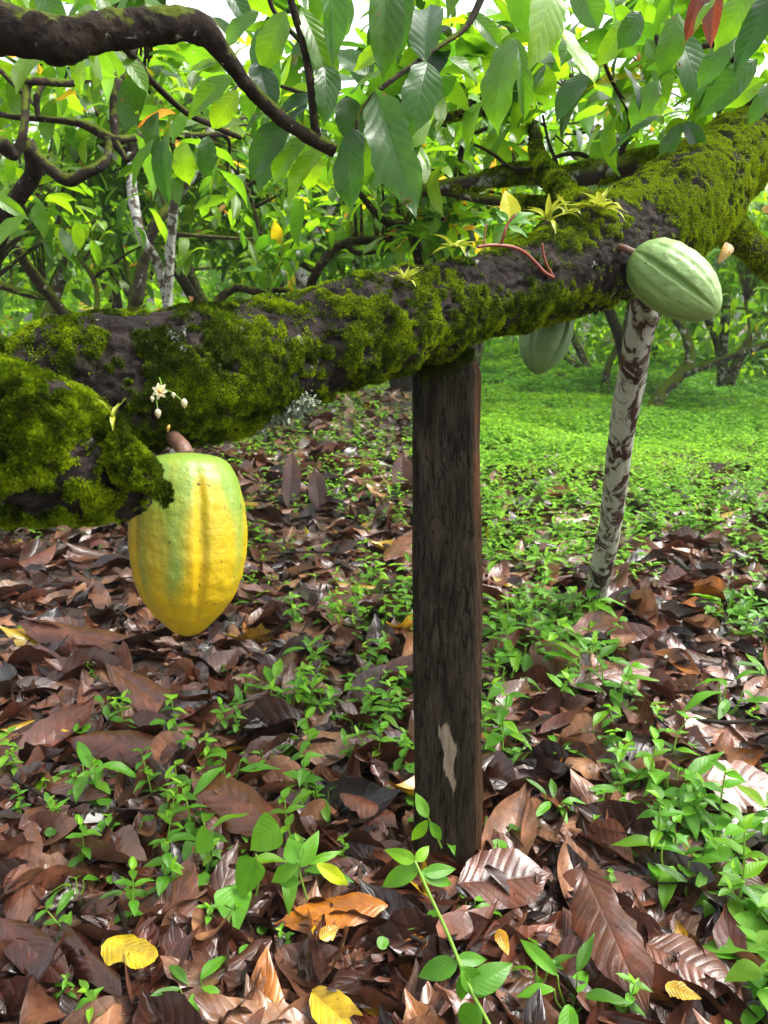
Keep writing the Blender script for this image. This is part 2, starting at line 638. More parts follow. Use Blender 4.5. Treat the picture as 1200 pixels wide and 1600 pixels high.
def pod_mat(name, stops, green, gfac, rough=.38, furrow=None, top_green=True):
    """uv.x = angle round the pod, uv.y = along it, tint.r = groove depth, tint.g = patch value"""
    m, t, o = newmat(name)
    co = nd(t, 'ShaderNodeTexCoord')
    v = co.outputs['Object']
    r, g, b = tinted(t)
    mp = nd(t, 'ShaderNodeMapping')
    mp.inputs['Scale'].default_value = (1, 1, .35)
    ln(t, v, mp.inputs[0])
    n1 = noise(t, mp.outputs[0], 24, 5, .6)
    n2 = noise(t, v, 140, 4, .6)
    c = ramp(t, n1, stops)
    pf = math2(t, 'ADD', g, math2(t, 'MULTIPLY', math2(t, 'SUBTRACT', n1, .5), 1.3))
    c = mixc(t, ramp(t, pf, [(.25, (0, 0, 0)), (.95, (1, 1, 1))]), c, green)
    if furrow:
        c = mixc(t, math2(t, 'MULTIPLY', r, .55), c, furrow)
    nsp = noise(t, v, 190, 2, .4)
    c = mixc(t, ramp(t, nsp, [(.70, (0, 0, 0)), (.73, (1, 1, 1))]), c, (.05, .04, .015))
    nsc = noise(t, v, 48, 5, .75, 1.5)
    c = mixc(t, math2(t, 'MULTIPLY', ramp(t, nsc, [(.66, (0, 0, 0)), (.72, (1, 1, 1))]), .55), c, (.16, .10, .03))
    bs = nd(t, 'ShaderNodeBsdfPrincipled')
    ln(t, c, bs.inputs['Base Color'])
    ln(t, math2(t, 'MULTIPLY_ADD', n2, .2, rough - .1), bs.inputs['Roughness'])
    bs.inputs['Subsurface Weight'].default_value = .12
    bs.inputs['Subsurface Radius'].default_value = (.012, .01, .004)
    bs.inputs['Subsurface Scale'].default_value = .4
    bm = nd(t, 'ShaderNodeBump', Strength=.35, Distance=.004)
    ln(t, math2(t, 'ADD', n2, math2(t, 'MULTIPLY', n1, .5)), bm.inputs['Height'])
    ln(t, bm.outputs[0], bs.inputs['Normal'])
    ln(t, bs.outputs[0], o.inputs[0])
    return m


M['pod_yellow'] = pod_mat('pod_yellow_skin', [(.3, (.36, .29, .006)), (.6, (.52, .34, .003))], (.17, .27, .035), 1.)
M['pod_green'] = pod_mat('pod_green_skin', [(.3, (.20, .33, .09)), (.6, (.27, .40, .13))], (.15, .27, .065), 1., rough=.45, furrow=(.16, .30, .07))
M['pod_dull'] = pod_mat('pod_dull_skin', [(.3, (.10, .20, .05)), (.6, (.15, .25, .075))], (.08, .155, .04), 1., rough=.5, furrow=(.09, .17, .04))


def post_mat():
    m, t, o = newmat('weathered_wood')
    co = nd(t, 'ShaderNodeTexCoord')
    v = co.outputs['Object']
    r, g, b = tinted(t)      # r: orange raw side, g: scraped pale patch
    mp = nd(t, 'ShaderNodeMapping')
    mp.inputs['Scale'].default_value = (1, 1, .06)
    ln(t, v, mp.inputs[0])
    gr = noise(t, mp.outputs[0], 130, 6, .7, .3)
    n1 = noise(t, v, 12, 5, .6)
    grc = ramp(t, gr, [(.36, (0, 0, 0)), (.64, (1, 1, 1))])
    c = mixc(t, grc, (.007, .005, .0035), (.050, .038, .025))
    c = mixc(t, ramp(t, n1, [(.45, (0, 0, 0)), (.75, (1, 1, 1))]), c, mixc(t, grc, (.005, .006, .002), (.022, .026, .010)))
    mpc = nd(t, 'ShaderNodeMapping')
    mpc.inputs['Scale'].default_value = (1, 1, .09)
    ln(t, v, mpc.inputs[0])
    ck = noise(t, mpc.outputs[0], 38, 4, .6, .3)
    ckm = ramp(t, math2(t, 'ABSOLUTE', math2(t, 'SUBTRACT', ck, .5)), [(.003, (.7, .7, .7)), (.014, (0, 0, 0))])
    c = mixc(t, ckm, c, (.002, .0015, .001))
    szp = t.nodes.new('ShaderNodeSeparateXYZ')
    ln(t, v, szp.inputs[0])
    soil = math2(t, 'MULTIPLY', ramp(t, szp.outputs[2], [(.0, (1, 1, 1)), (.16, (0, 0, 0))]), ramp(t, noise(t, v, 70, 4, .7), [(.45, (0, 0, 0)), (.6, (1, 1, 1))]))
    c = mixc(t, soil, c, (.045, .026, .014))
    c = mixc(t, math2(t, 'MULTIPLY', r, ramp(t, n1, [(.35, (.25, .25, .25)), (.6, (1, 1, 1))])), c, mixc(t, gr, (.06, .02, .006), (.26, .10, .035)))
    nf = noise(t, v, 55, 4, .6)
    pk = math2(t, 'MULTIPLY', g, 1.6)
    pk = ramp(t, math2(t, 'ADD', pk, math2(t, 'MULTIPLY', math2(t, 'SUBTRACT', gr, .5), 2.4)), [(.55, (0, 0, 0)), (.95, (1, 1, 1))])
    c = mixc(t, pk, c, mixc(t, gr, (.20, .15, .10), (.33, .27, .19)))
    sp_ = ramp(t, noise(t, mp.outputs[0], 300, 3, .6), [(.70, (0, 0, 0)), (.73, (1, 1, 1))])
    c = mixc(t, math2(t, 'MULTIPLY', sp_, .5), c, (.22, .20, .14))
    bs = nd(t, 'ShaderNodeBsdfPrincipled', Roughness=.8)
    bs.inputs['Specular IOR Level'].default_value = .1
    ln(t, c, bs.inputs['Base Color'])
    bm = nd(t, 'ShaderNodeBump', Strength=1., Distance=.012)
    ln(t, math2(t, 'SUBTRACT', math2(t, 'ADD', gr, math2(t, 'MULTIPLY', n1, .3)), math2(t, 'MULTIPLY', ckm, .8)), bm.inputs['Height'])
    ln(t, bm.outputs[0], bs.inputs['Normal'])
    ln(t, bs.outputs[0], o.inputs[0])
    return m


M['post'] = post_mat()

# ------------------------------------------------------------------ ground
def build_ground():
    a = np.sign(np.linspace(-1, 1, 301)) * np.abs(np.linspace(-1, 1, 301)) ** 2.6 * 58
    b = np.linspace(0, 1, 301)
    yy = -20 + 0 * b
    yy = np.sign(np.linspace(-.38, 1, 301)) * np.abs(np.linspace(-.55, 1, 301)) ** 2.6 * 56 + 1.5
    X, Y = np.meshgrid(a, yy, indexing='ij')
    Z = gz(X, Y)
    acc = Acc()
    acc.add(np.stack([X, Y, Z], -1).reshape(-1, 3), grid_faces(301, 301, False)[:, ::-1])
    o = acc.build('ground', M['soil'])
    tag(o, kind='structure')


build_ground()

# ------------------------------------------------------------------ the leaning mossy cacao tree
def trunk_geo():
    pix = [(-620, 960, .95, 130), (-350, 810, .92, 120), (-150, 705, .92, 110), (40, 640, .93, 98), (190, 600, .96, 101), (320, 586, 1.0, 101), (450, 543, 1.08, 82),
           (600, 505, 1.19, 70), (700, 478, 1.29, 65), (800, 447, 1.38, 65), (900, 411, 1.48, 71), (990, 372, 1.58, 80),
           (1070, 315, 1.68, 76), (1130, 258, 1.78, 60), (1200, 205, 1.9, 50), (1290, 140, 2.05, 44), (1400, 40, 2.2, 38), (1500, -120, 2.3, 33)]
    pos, nn, c, r = tube_geo([P(a, b, d) for a, b, d, q in pix], [q * d / F for a, b, d, q in pix], 620, 180, 0, 1, 0)
    return pos, nn, c, r


def mossmask(pos, nn):
    n = fbm(pos * 9, 4, 31)
    n2 = fbm(pos * 34, 3, 41)
    px, py, d = proj(pos)
    top = nn[..., 2]
    # bare bark windows seen on the trunk (photo pixels turned into places on the bark)
    n3 = fbm(pos * 75, 3, 45)
    m = .62 + (n - .5) * 1.6 + (n2 - .5) * 2.4 + (n3 - .5) * 2.6 + .05 * top
    bare = [(270, 500, 70, 22, 1.), (130, 590, 85, 32, 1.2), (470, 520, 55, 28, .45), (760, 425, 70, 22, 1.0), (880, 405, 110, 26, 1.), (995, 330, 60, 26, .9), (1000, 395, 70, 40, 1.0), (960, 440, 50, 45, .9),
            (680, 418, 70, 12, .6), (720, 470, 30, 30, .5)]
    for bx, by, rx, ry, k in bare:
        m = m - .72 * k * np.exp(-(((px - bx) / rx) ** 2 + ((py - by) / ry) ** 2))
    lush = [(300, 570, 90, 70, .6), (560, 500, 50, 60, .35), (690, 470, 60, 50, .5), (600, 540, 200, 40, .3), (820, 480, 60, 30, .6), (920, 460, 50, 25, .4), (1120, 260, 90, 80, .38), (930, 365, 60, 20, .6), (1040, 320, 60, 22, .3), (1090, 350, 30, 50, .6),
            (420, 570, 60, 60, .4), (330, 650, 100, 50, .4), (60, 690, 120, 100, .5), (880, 290, 40, 40, .7), (100, 620, 60, 60, .3)]
    for bx, by, rx, ry, k in lush:
        m = m + k * np.exp(-(((px - bx) / rx) ** 2 + ((py - by) / ry) ** 2))
    return np.maximum(np.clip((m - .38) * 2.1, 0, 1), .15 * (n3 > .56) * (n2 > .45))


def skin(pos, nn, c, r, seed, hollow=None):
    """gives a tube bark relief and moss cushions, returns displaced positions and the moss mask"""
    rel = (fbm(pos * 5, 3, seed) - .5) * .045 + (fbm(pos * 16, 3, seed + 3) - .5) * .02
    p2 = pos + nn * rel[..., None]
    mk = mossmask(p2, nn)
    # cracks and ridges in bare bark
    cr = np.abs(fbm(pos * np.array([22, 22, 22]), 3, seed + 5) - .5)
    crack = -np.clip(.05 - cr, 0, 1) * .14 * (1 - mk)
    crack = crack + (1 - mk) * ((fbm(pos * 55, 3, seed + 21) - .5) * .012 + (np.abs(fbm(pos * np.array([24, 60, 60]), 3, seed + 23) - .5)) * -.012)
    cush = mk * (.0015 + (.003 + .012 * np.clip((proj(p2)[0] - 950) / 150, 0, 1)) * np.clip(fbm(pos * 26, 3, seed + 9) - .32, 0, 1)) + mk * .004 * vnoise(pos * 110, seed)
    sag = mk * np.clip(-nn[..., 2], 0, 1) * .006 * np.clip(fbm(pos * 20, 2, seed + 11) - .35, 0, 1) * 3
    p2 = p2 + nn * (crack + cush)[..., None]
    p2[..., 2] -= sag
    if hollow is not None:
        for hp, hr, hd in hollow:
            q = np.linalg.norm(p2 - hp, axis=-1)
            k = np.clip(1 - (q / hr) ** 2, 0, 1)
            k = np.clip(k * 2.2, 0, 1)
            p2 = p2 + (AX * hd) * k[..., None]
            mk = mk * (1 - k)
    return p2, mk


def surf_normals(p):
    du = np.gradient(p, axis=0)
    dvv = np.roll(p, -1, 1) - np.roll(p, 1, 1)
    n = np.cross(dvv, du)
    n /= np.linalg.norm(n, axis=-1)[..., None] + 1e-12
    return n


def frond_proto():
    """a little sprig: three crossing tapered blades"""
    v, f = [], []
    for k, (a, tilt) in enumerate(((0., .0), (2.1, .55), (4.2, .7))):
        ca, sa = math.cos(a), math.sin(a)
        wd = .13
        for (s, y, b) in ((-1, 0, 0), (1, 0, 0), (.9, .55, .5), (-.9, .55, .5), (.15, 1., 1.), (-.15, 1., 1.)):
            off = tilt * b * .6
            v.append((s * wd * ca + off * -sa, y * (1 - .2 * tilt), s * wd * sa + off * ca))
        o = k * 6
        f += [(o, o + 1, o + 2, o + 3), (o + 3, o + 2, o + 4, o + 5)]
    v = np.array(v)
    return v, np.array(f), np.stack([v[:, 0] + .5, v[:, 1]], 1)


FROND = frond_proto()


def moss_on(p2, nn, mk, count, lo=.0022, hi=.0048, seedlit=0.):
    n, m = mk.shape
    nrm = surf_normals(p2)
    sgn = np.sign((nrm * nn).sum(-1).mean())
    nrm = nrm * sgn
    px, py, d = proj(p2)
    tocam = CAMP - p2
    tocam /= np.linalg.norm(tocam, axis=-1)[..., None]
    facing = (nrm * tocam).sum(-1)
    cell = np.linalg.norm(np.gradient(p2, axis=0), axis=-1) * np.linalg.norm(np.roll(p2, -1, 1) - p2, axis=-1)
    inview = ((px > -120) & (px < 1300)) * 1. + .12
    wgt = (mk > .12) * mk * cell * inview * np.where(facing > -.35, 1., .15) / np.maximum(d, .5) ** 1.0
    cdf = np.cumsum(wgt.ravel())
    cdf /= cdf[-1]
    idx = np.searchsorted(cdf, rng.random(count))
    i, j = np.unravel_index(np.clip(idx, 0, n * m - 1), (n, m))
    i2, j2 = np.clip(i + 1, 0, n - 1), (j + 1) % m
    a, b = rng.random(count)[:, None], rng.random(count)[:, None]
    pt = p2[i, j] * (1 - a) * (1 - b) + p2[i2, j] * a * (1 - b) + p2[i, j2] * (1 - a) * b + p2[i2, j2] * a * b
    nr = nrm[i, j]
    dr = nr * rng.uniform(.5, 1.1, (count, 1)) + rng.normal(0, .45, (count, 3)) + np.array([0, 0, -.35]) * np.clip(.6 - nr[:, 2:3], 0, 1.2)
    fr = frames(dr, rng.normal(0, 1, (count, 3)))
    L = rng.uniform(lo, hi, count) * (1 + .35 * np.clip(-nr[:, 2], 0, 1))
    cl = fbm(pt * 30, 3, 77) * .6 + fbm(pt * 95, 2, 79) * .4
    big = fbm(pt * 7, 2, 78)
    qx, qy, qd = proj(pt)
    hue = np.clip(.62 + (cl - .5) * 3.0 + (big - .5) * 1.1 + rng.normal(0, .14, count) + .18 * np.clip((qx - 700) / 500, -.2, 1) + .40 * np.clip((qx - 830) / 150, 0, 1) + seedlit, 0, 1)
    tint = np.stack([hue, rng.random(count), rng.random(count)], 1)
    return FROND, fr, pt - nr * .001, np.stack([L * .9, L, L * .9], 1), tint


tree = empty('cacao_tree', G(-620, 1500) * np.array([1, 1, 0]), 0, 'old mossy cacao tree whose thick trunk leans level across the picture on a wooden post', 'tree')
TO = np.array(tree.location)

pos, nn, c, r = trunk_geo()
p2, mk = skin(pos, nn, c, r, 51)
# knobs and scars
for kx, ky, kd, kr, kh in ((955, 395, 1.5, .018, .016), (640, 440, 1.2, .03, .012), (1075, 290, 1.62, .05, .03), (880, 350, 1.46, .04, .02), (760, 430, 1.31, .03, .010)):
    q = np.linalg.norm(p2 - P(kx, ky, kd), axis=-1)
    p2 = p2 + nn * (kh * np.exp(-(q / kr) ** 2))[..., None]
acc = Acc()
mt = np.stack([mk, mk * 0, mk * 0], -1).reshape(-1, 3)
uvg = np.stack(np.meshgrid(np.linspace(0, 1, 620), np.linspace(0, 1, 180), indexing='ij'), -1).reshape(-1, 2)
acc.add(p2.reshape(-1, 3), grid_faces(620, 180, True), uvg, mt)
trunk = acc.build('trunk', M['trunk'], tree, origin=TO)
ma = Acc()
ma.many(*moss_on(p2, nn, mk, 380000))
mo = ma.build('moss', M['moss'], trunk, origin=TO)
mo['kind'] = 'stuff'

# broken branch stub bulging towards the camera at the left
spix = [(-420, 640, .72, 140), (-200, 660, .70, 136), (-60, 682, .69, 126), (40, 696, .69, 112), (105, 716, .70, 92), (146, 734, .71, 76), (176, 750, .73, 54), (194, 760, .75, 32), (200, 763, .76, 8)]
pos, nn, c, r = tube_geo([P(a, b, d) for a, b, d, q in spix], [q * d / F for a, b, d, q in spix], 260, 150, 0)
p3, mk3 = skin(pos, nn, c, r, 88, hollow=[(P(178, 775, .70), .034, .045)])
acc = Acc()
acc.add(p3.reshape(-1, 3), grid_faces(260, 150, True), None, np.stack([mk3, mk3 * 0, mk3 * 0], -1).reshape(-1, 3))
lpx = [(110, 655, .69, 40), (160, 690, .675, 34), (200, 718, .675, 26), (228, 744, .68, 20), (248, 768, .685, 15), (262, 786, .69, 6)]
posl, nnl, cl_, rl_ = tube_geo([P(a, b, d) for a, b, d, q in lpx], [q * d / F for a, b, d, q in lpx], 120, 70, .2, 8, 4)
pl_, mkl = skin(posl, nnl, cl_, rl_, 93)
acc.add(pl_.reshape(-1, 3), grid_faces(120, 70, True), None, np.stack([mkl, mkl * 0, mkl * 0], -1).reshape(-1, 3))
stub = acc.build('broken_stub', M['trunk'], tree, origin=TO)
ma = Acc()
ma.many(*moss_on(p3, nn, mk3, 130000, .0022, .0055))
ma.many(*moss_on(pl_, nnl, np.clip(mkl + .25, 0, 1), 26000, .0022, .006, -.05))
mo = ma.build('moss', M['moss'], stub, origin=TO)
mo['kind'] = 'stuff'

# side limbs of the same tree
def mossy_limb(name, pix, n, m, seed, mat, parent, fr=9000, bias=0.):
    pts = [P(a, b, d) for a, b, d, q in pix]
    rr = [q * d / F for a, b, d, q in pix]
    pos, nn, c, r = tube_geo(pts, rr, n, m, .18, 4, seed)
    mk = np.clip((fbm(pos * 8, 3, seed) - .48 + bias) * 6, 0, 1)
    pos = pos + nn * (mk * .006 * fbm(pos * 40, 2, seed))[..., None]
    ends = np.concatenate([c[:1, None, :].repeat(m, 1), pos, c[-1:, None, :].repeat(m, 1)], 0)
    acc = Acc()
    acc.add(ends.reshape(-1, 3), grid_faces(n + 2, m, True))
    o = acc.build(name, mat, parent, origin=TO)
    if fr:
        ma = Acc()
        ma.many(*moss_on(pos, nn, mk, fr, .004, .009))
        q = ma.build('moss', M['moss'], o, origin=TO)
        q['kind'] = 'stuff'
    return c


mossy_limb('limb', [(1110, 265, 1.85, 18), (1040, 250, 1.95, 17), (960, 262, 2.0, 17), (880, 280, 2.0, 18), (820, 270, 2.02, 13), (750, 283, 2.04, 12), (690, 292, 2.06, 11), (640, 303, 2.08, 9)], 90, 16, 3, M['mottled'], tree, 9000, -.03)
mossy_limb('limb', [(920, 345, 1.55, 40), (885, 305, 1.72, 20), (850, 262, 1.95, 12), (838, 235, 2.05, 9), (835, 205, 2.1, 7), (815, 182, 2.1, 6), (780, 171, 2.1, 6), (730, 176, 2.1, 5), (680, 190, 2.1, 4)], 80, 14, 5, M['branch'], tree, 14000, .12)
mossy_limb('limb', [(1110, 330, 1.72, 34), (1150, 365, 1.78, 22), (1195, 405, 1.85, 19), (1260, 460, 1.95, 17), (1330, 500, 2.1, 15)], 50, 16, 7, M['mossy'], tree, 9000, .15)
mossy_limb('limb', [(900, 330, 1.7, 12), (830, 318, 1.9, 9), (760, 312, 2.0, 8), (700, 300, 2.1, 7), (655, 300, 2.2, 6)], 50, 10, 8, M['mossy'], tree, 2500)
acc = Acc()
for k, pp in enumerate([[(975, 262, 1.98, 5), (972, 235, 1.98, 5), (985, 195, 1.98, 4), (978, 165, 1.97, 3.5), (955, 125, 1.95, 3), (940, 80, 1.95, 3), (930, 20, 1.9, 3), (925, -60, 1.9, 3)],
                        [(1200, 205, 1.9, 6), (1165, 130, 1.7, 5), (1130, 72, 1.6, 5), (1080, 76, 1.6, 4.5), (1032, 72, 1.6, 4.5), (1025, 55, 1.6, 3)],
                        [(905, 275, 2.0, 5), (920, 250, 2.0, 4), (900, 240, 2., 3.5), (870, 245, 2., 3), (855, 262, 2., 3)],
                        [(860, 270, 2.0, 4), (872, 262, 2., 3), (858, 225, 2., 2.5), (848, 180, 2., 2)],
                        [(850, 262, 1.95, 5), (800, 262, 2., 3), (770, 240, 2., 3), (740, 225, 2., 2)]]):
    ptube(acc, pp, 40, 8, .15, k)
acc.build('twigs', M['branch'], tree, origin=TO)


# grey lichen tufts under the trunk
acc = Acc()
lich = empty('lichen_tuft', P(440, 640, 1.06), 0, 'pale grey-green ruffled lichen clinging under the mossy trunk above the leaf litter', 'lichen')
lv = leaf('ovate', 5, 4, 1.2, .3, .10, .28, seed=4, edge=.15, ragged=.9)
N_ = 900
tt = rng.random(N_)
cx = 405 + 80 * tt + rng.normal(0, 5, N_)
cy = 652 - 26 * tt + rng.normal(0, 8, N_) * (1.2 - .5 * tt)
dd = 1.045 + rng.normal(0, .008, N_)
T = np.array([P(a, b, d) for a, b, d in zip(cx, cy, dd)])
acc.many(lv, frames(rng.normal(0, 1, (N_, 3)) + np.array([0, -.6, -.6]), rng.normal(0, 1, (N_, 3))), T, rng.uniform(.005, .014, N_), rng.random((N_, 3)))
acc.build('lobes', M['lichen'], lich, origin=np.array(lich.location))

# ------------------------------------------------------------------ pods
def pod_geo(L, Rr, ribs=10, n=120, m=160, prof=None, groove=.06, wart=.012, seed=0, neck=.0, patches=None):
    v = np.linspace(0, 1, n)
    pv, pr = prof
    rad = np.interp(v, pv, pr)
    for _ in range(4):
        rad[1:-1] = (rad[:-2] + 2 * rad[1:-1] + rad[2:]) / 4
    rad[0] = rad[-1] = 0
    th = np.linspace(0, 2 * np.pi, m, endpoint=False)
    V, TH = np.meshgrid(v, th, indexing='ij')
    # five double ridges: shallow and deep grooves in turn
    k = ribs / 2
    ga = np.cos(TH * ribs)
    gb = np.cos(TH * k)
    gro = (np.clip(ga, -.2, 1) ** 2) * (.60 + .40 * gb) * (1 + .35 * np.sin(TH * 3 + seed))
    env = np.clip(np.sin(np.pi * np.clip(V, 0, 1)) * 1.6, 0, 1)
    rr = rad[:, None] * Rr * (1 - groove * gro * env)
    pts = np.stack([rr * np.cos(TH), rr * np.sin(TH), -V * L], -1)
    w1 = fbm(pts / Rr * 5.5 * np.array([1, 1, .7]), 3, seed) - .5
    nr = np.stack([np.cos(TH), np.sin(TH), TH * 0], -1)
    pts = pts + nr * (w1 * wart * 2 * Rr * env)[..., None]
    pts[..., 0] += .02 * Rr * np.sin(V * 4)
    pat = fbm(np.stack([np.cos(TH) * 1.1, np.sin(TH) * 1.1, V * .8], -1) * 2.2, 3, seed + 4)
    return pts, gro * env, pat, V, TH


def make_pod(name, label, top, tip, Rpx, d, mat, prof, seed, roll=0., groove=.06, wart=.012, patchfn=None, stalk=None, stalkmat=None):
    top = np.asarray(top)
    tip = np.asarray(tip)
    L = np.linalg.norm(tip - top)
    z = -(tip - top) / L
    x = np.cross(AX, z)
    x /= np.linalg.norm(x)
    y = np.cross(z, x)
    ca, sa = math.cos(roll), math.sin(roll)
    x, y = x * ca + y * sa, -x * sa + y * ca
    pts, gro, pat, V, TH = pod_geo(L, Rpx * d / F, prof=prof, seed=seed, groove=groove, wart=wart)
    g = patchfn(pts, pat, V, TH) if patchfn else pat
    root = empty(name, top, 0, label, 'cacao pod')
    Wd = pts @ np.stack([x, y, z], 0)
    # keep pod geometry in a frame whose local z is the pod axis so that the skin pattern runs along it
    acc = Acc()
    n, m = V.shape
    acc.add(pts.reshape(-1, 3), grid_faces(n, m, True), np.stack([TH / 6.283, V], -1).reshape(-1, 2), np.stack([gro, g, pat], -1).reshape(-1, 3))
    o = acc.build('pod_body', mat, root)
    from mathutils import Matrix
    o.matrix_local = Matrix(((x[0], y[0], z[0], 0), (x[1], y[1], z[1], 0), (x[2], y[2], z[2], 0), (0, 0, 0, 1)))
    if stalk:
        a2 = Acc()
        tube(a2, stalk[0], stalk[1], 20, 12, .1, 8, 3)
        a2.build('stalk', stalkmat or M['stalk'], root, origin=top)
    return root


def yellow_patch(pts, pat, V, TH):
    # green kept at the shoulder and down two furrows, yellow elsewhere
    g = .18 + (pat - .5) * 1.0
    g = g + 1.15 * np.clip(1 - V / .5, 0, 1) ** 1.3
    ang = (TH * 180 / math.pi)
    for a0, wd, k, vlim in ((262, 17, .62, .85), (228, 9, .25, .8), (335, 16, .38, .75), (190, 9, .3, .6)):
        dlt = (ang - a0 + 180) % 360 - 180
        g = g + k * np.exp(-(dlt / wd) ** 2) * np.clip((vlim - V) * 4, 0, 1)
    dlt = (ang - 292 + 180) % 360 - 180
    g = g - .5 * np.exp(-(dlt / 16) ** 2) * np.clip(V * 7 - .3, 0, 1)
    return np.clip(g, 0, 1)


prof_y = ([0, .008, .022, .06, .14, .27, .42, .56, .68, .78, .87, .93, .965, .985, 1], [0, .36, .54, .72, .86, .96, 1, .985, .91, .79, .58, .39, .27, .17, 0])
make_pod('cacao_pod', 'large ripe yellow cacao pod with green furrows hanging under the mossy trunk', P(291, 706, .90), P(296, 995, .915), 91, .9, M['pod_yellow'], prof_y, 5, .15,
         groove=.062, wart=.022, patchfn=yellow_patch,
         stalk=([P(262, 672, .96), P(272, 684, .93), P(284, 698, .905), P(290, 712, .90)], [.008, .0095, .010, .011]))
prof_g = ([0, .02, .06, .15, .3, .45, .6, .75, .87, .95, .985, 1], [0, .28, .52, .80, .97, 1, .97, .84, .62, .38, .2, 0])
make_pod('cacao_pod', 'pale green unripe cacao pod with warty ridges at the right end of the mossy trunk', P(988, 394, 1.41), P(1122, 489, 1.36), 51, 1.4, M['pod_green'], prof_g, 9, .6, groove=.11, wart=.03,
         stalk=([P(955, 388, 1.47), P(972, 387, 1.40), P(992, 396, 1.40)], [.007, .0065, .007]), stalkmat=M['stalk'])
prof_b = ([0, .03, .1, .25, .45, .6, .75, .87, .95, .985, 1], [0, .5, .75, .94, 1, .97, .84, .60, .36, .2, 0])
make_pod('cacao_pod', 'dull green cacao pod half hidden behind the trunk above the green ground cover', P(866, 462, 1.62), P(838, 584, 1.60), 41, 1.6, M['pod_dull'], prof_b, 12, .3, groove=.09, wart=.02,
         stalk=([P(868, 430, 1.58), P(868, 470, 1.62)], [.007, .008]))
# small dried seed pod wilted at the trunk's far right
# ------------------------------------------------------------------ posts
def build_post():
    top, bot = P(698, 548, 1.34), G(700, 1375, -.03)
    root = empty('wooden_post', (bot[0], bot[1], 0), 0, 'dark squared wooden post propping up the mossy trunk', 'post')
    n, m = 220, 96
    t = np.linspace(0, 1, n)
    sec = np.array([(-.5, -.42), (-.46, -.5), (.30, -.5), (.40, -.46), (.5, -.16), (.5, .42), (.44, .5), (-.44, .5), (-.5, .44)])
    pers = np.concatenate([sec, sec[:1]])
    seg = np.linalg.norm(np.diff(pers, axis=0), axis=1)
    s = np.concatenate([[0], np.cumsum(seg)])
    q = np.linspace(0, s[-1], m, endpoint=False)
    sx, sy = np.interp(q, s, pers[:, 0]), np.interp(q, s, pers[:, 1])
    pts = np.zeros((n, m, 3))
    for k, tt in enumerate(t):
        c_ = bot * (1 - tt) + top * tt
        wd = (.136 * (1 - tt) + .121 * tt)
        dp = .085
        pts[k, :, 0] = c_[0] + sx * wd
        pts[k, :, 1] = c_[1] + sy * dp
        pts[k, :, 2] = c_[2]
    # rounded right shoulder at the top
    X = (pts[..., 0] - (bot[0] * (1 - t) + top[0] * t)[:, None]) / .12
    topk = np.clip((t[:, None] - .955) / .045, 0, 1)
    pts[..., 0] -= np.clip(X, 0, 1) * topk ** 2 * .035
    pts[..., 2] += (-.018 * np.clip(X, -.5, .5) * topk)
    g = fbm(pts * np.array([60, 60, 3]), 3, 61) - .5
    g2 = fbm(pts * np.array([9, 9, 5]), 3, 62) - .5
    ctr = (bot * (1 - t[:, None]) + top * t[:, None])[:, None, :]
    out = pts - ctr
    out[..., 2] = 0
    out /= np.linalg.norm(out, axis=-1)[..., None]
    pts = pts + out * (g * .007 + g2 * .012)[..., None]
    # long split on the left of the front face
    spl = np.exp(-((pts[..., 0] - ctr[..., 0] + .036) / .0035) ** 2) * (sy[None] < -.3)
    pts[..., 1] += spl * .010 * np.clip((t[:, None] - .80) * 10, 0, 1)
    px, py, d = proj(pts)
    org = np.clip((X - .36) * 12, 0, 1) * (.25 + .75 * np.exp(-((py - 715) / 70) ** 2))
    scr = np.exp(-(((px - 702 + (py - 1185) * -.10 + 3 * np.sin(py / 9.)) / (9 - np.clip(py - 1190, -20, 50) * .13)) ** 4 + ((py - 1187) / 54) ** 4)) * (sy[None] < -.3)
    cap = pts[-1:].mean(1, keepdims=True).repeat(m, 1)
    cap[..., 2] = pts[-1, :, 2].mean()
    allp = np.concatenate([pts, cap], 0)
    tn = np.stack([np.concatenate([org, org[-1:]]), np.concatenate([scr, scr[-1:] * 0]), np.zeros((n + 1, m))], -1)
    acc = Acc()
    acc.add(allp.reshape(-1, 3), grid_faces(n + 1, m, True), None, tn.reshape(-1, 3))
    o = acc.build('post_body', M['post'], root, origin=np.array(root.location))
    # moss fringe hanging from the trunk over the post head
    cnt = 2600
    a = rng.random(cnt)
    qx = 655 + 85 * a
    qy = 545 + np.abs(rng.normal(0, 22, cnt)) * (1.1 - .8 * a)
    T = np.array([P(x_, y_, 1.283) for x_, y_ in zip(qx, qy)])
    ma = Acc()
    ma.many(FROND, frames(rng.normal(0, .5, (cnt, 3)) + np.array([0, -.5, -.4]), rng.normal(0, 1, (cnt, 3))), T, rng.uniform(.004, .009, cnt), np.stack([rng.uniform(0, .35, cnt), rng.random(cnt), rng.random(cnt)], 1))
    mo = ma.build('moss', M['moss'], root, origin=np.array(root.location))
    mo['kind'] = 'stuff'


build_post()


def build_pole():
    b = G(925, 945, 0)
    root = empty('prop_pole', b, 0, 'slim leaning pole with white lichen patches propping the far end of the trunk', 'pole')
    bot = b + np.array([0, 0, -.03])
    _, _, bd = proj(bot)
    top = P(1018, 420, 1.72)
    pts = [bot, bot * .66 + top * .34 + np.array([.012, 0, 0]), bot * .33 + top * .67 + np.array([-.004, 0, 0]), top]
    acc = Acc()
    tube(acc, pts, [.040, .037, .037, .035], 160, 40, .13, 9, 4)
    acc.build('pole_shaft', M['pole'], root, origin=b)
    acc = Acc()
    tube(acc, [P(1022, 500, 1.79), P(1012, 480, 1.75), P(1003, 452, 1.70)], [.014, .014, .012], 20, 12, .1, 5, 6)
    acc.build('branch_stub', M['pole'], root, origin=b)


build_pole()

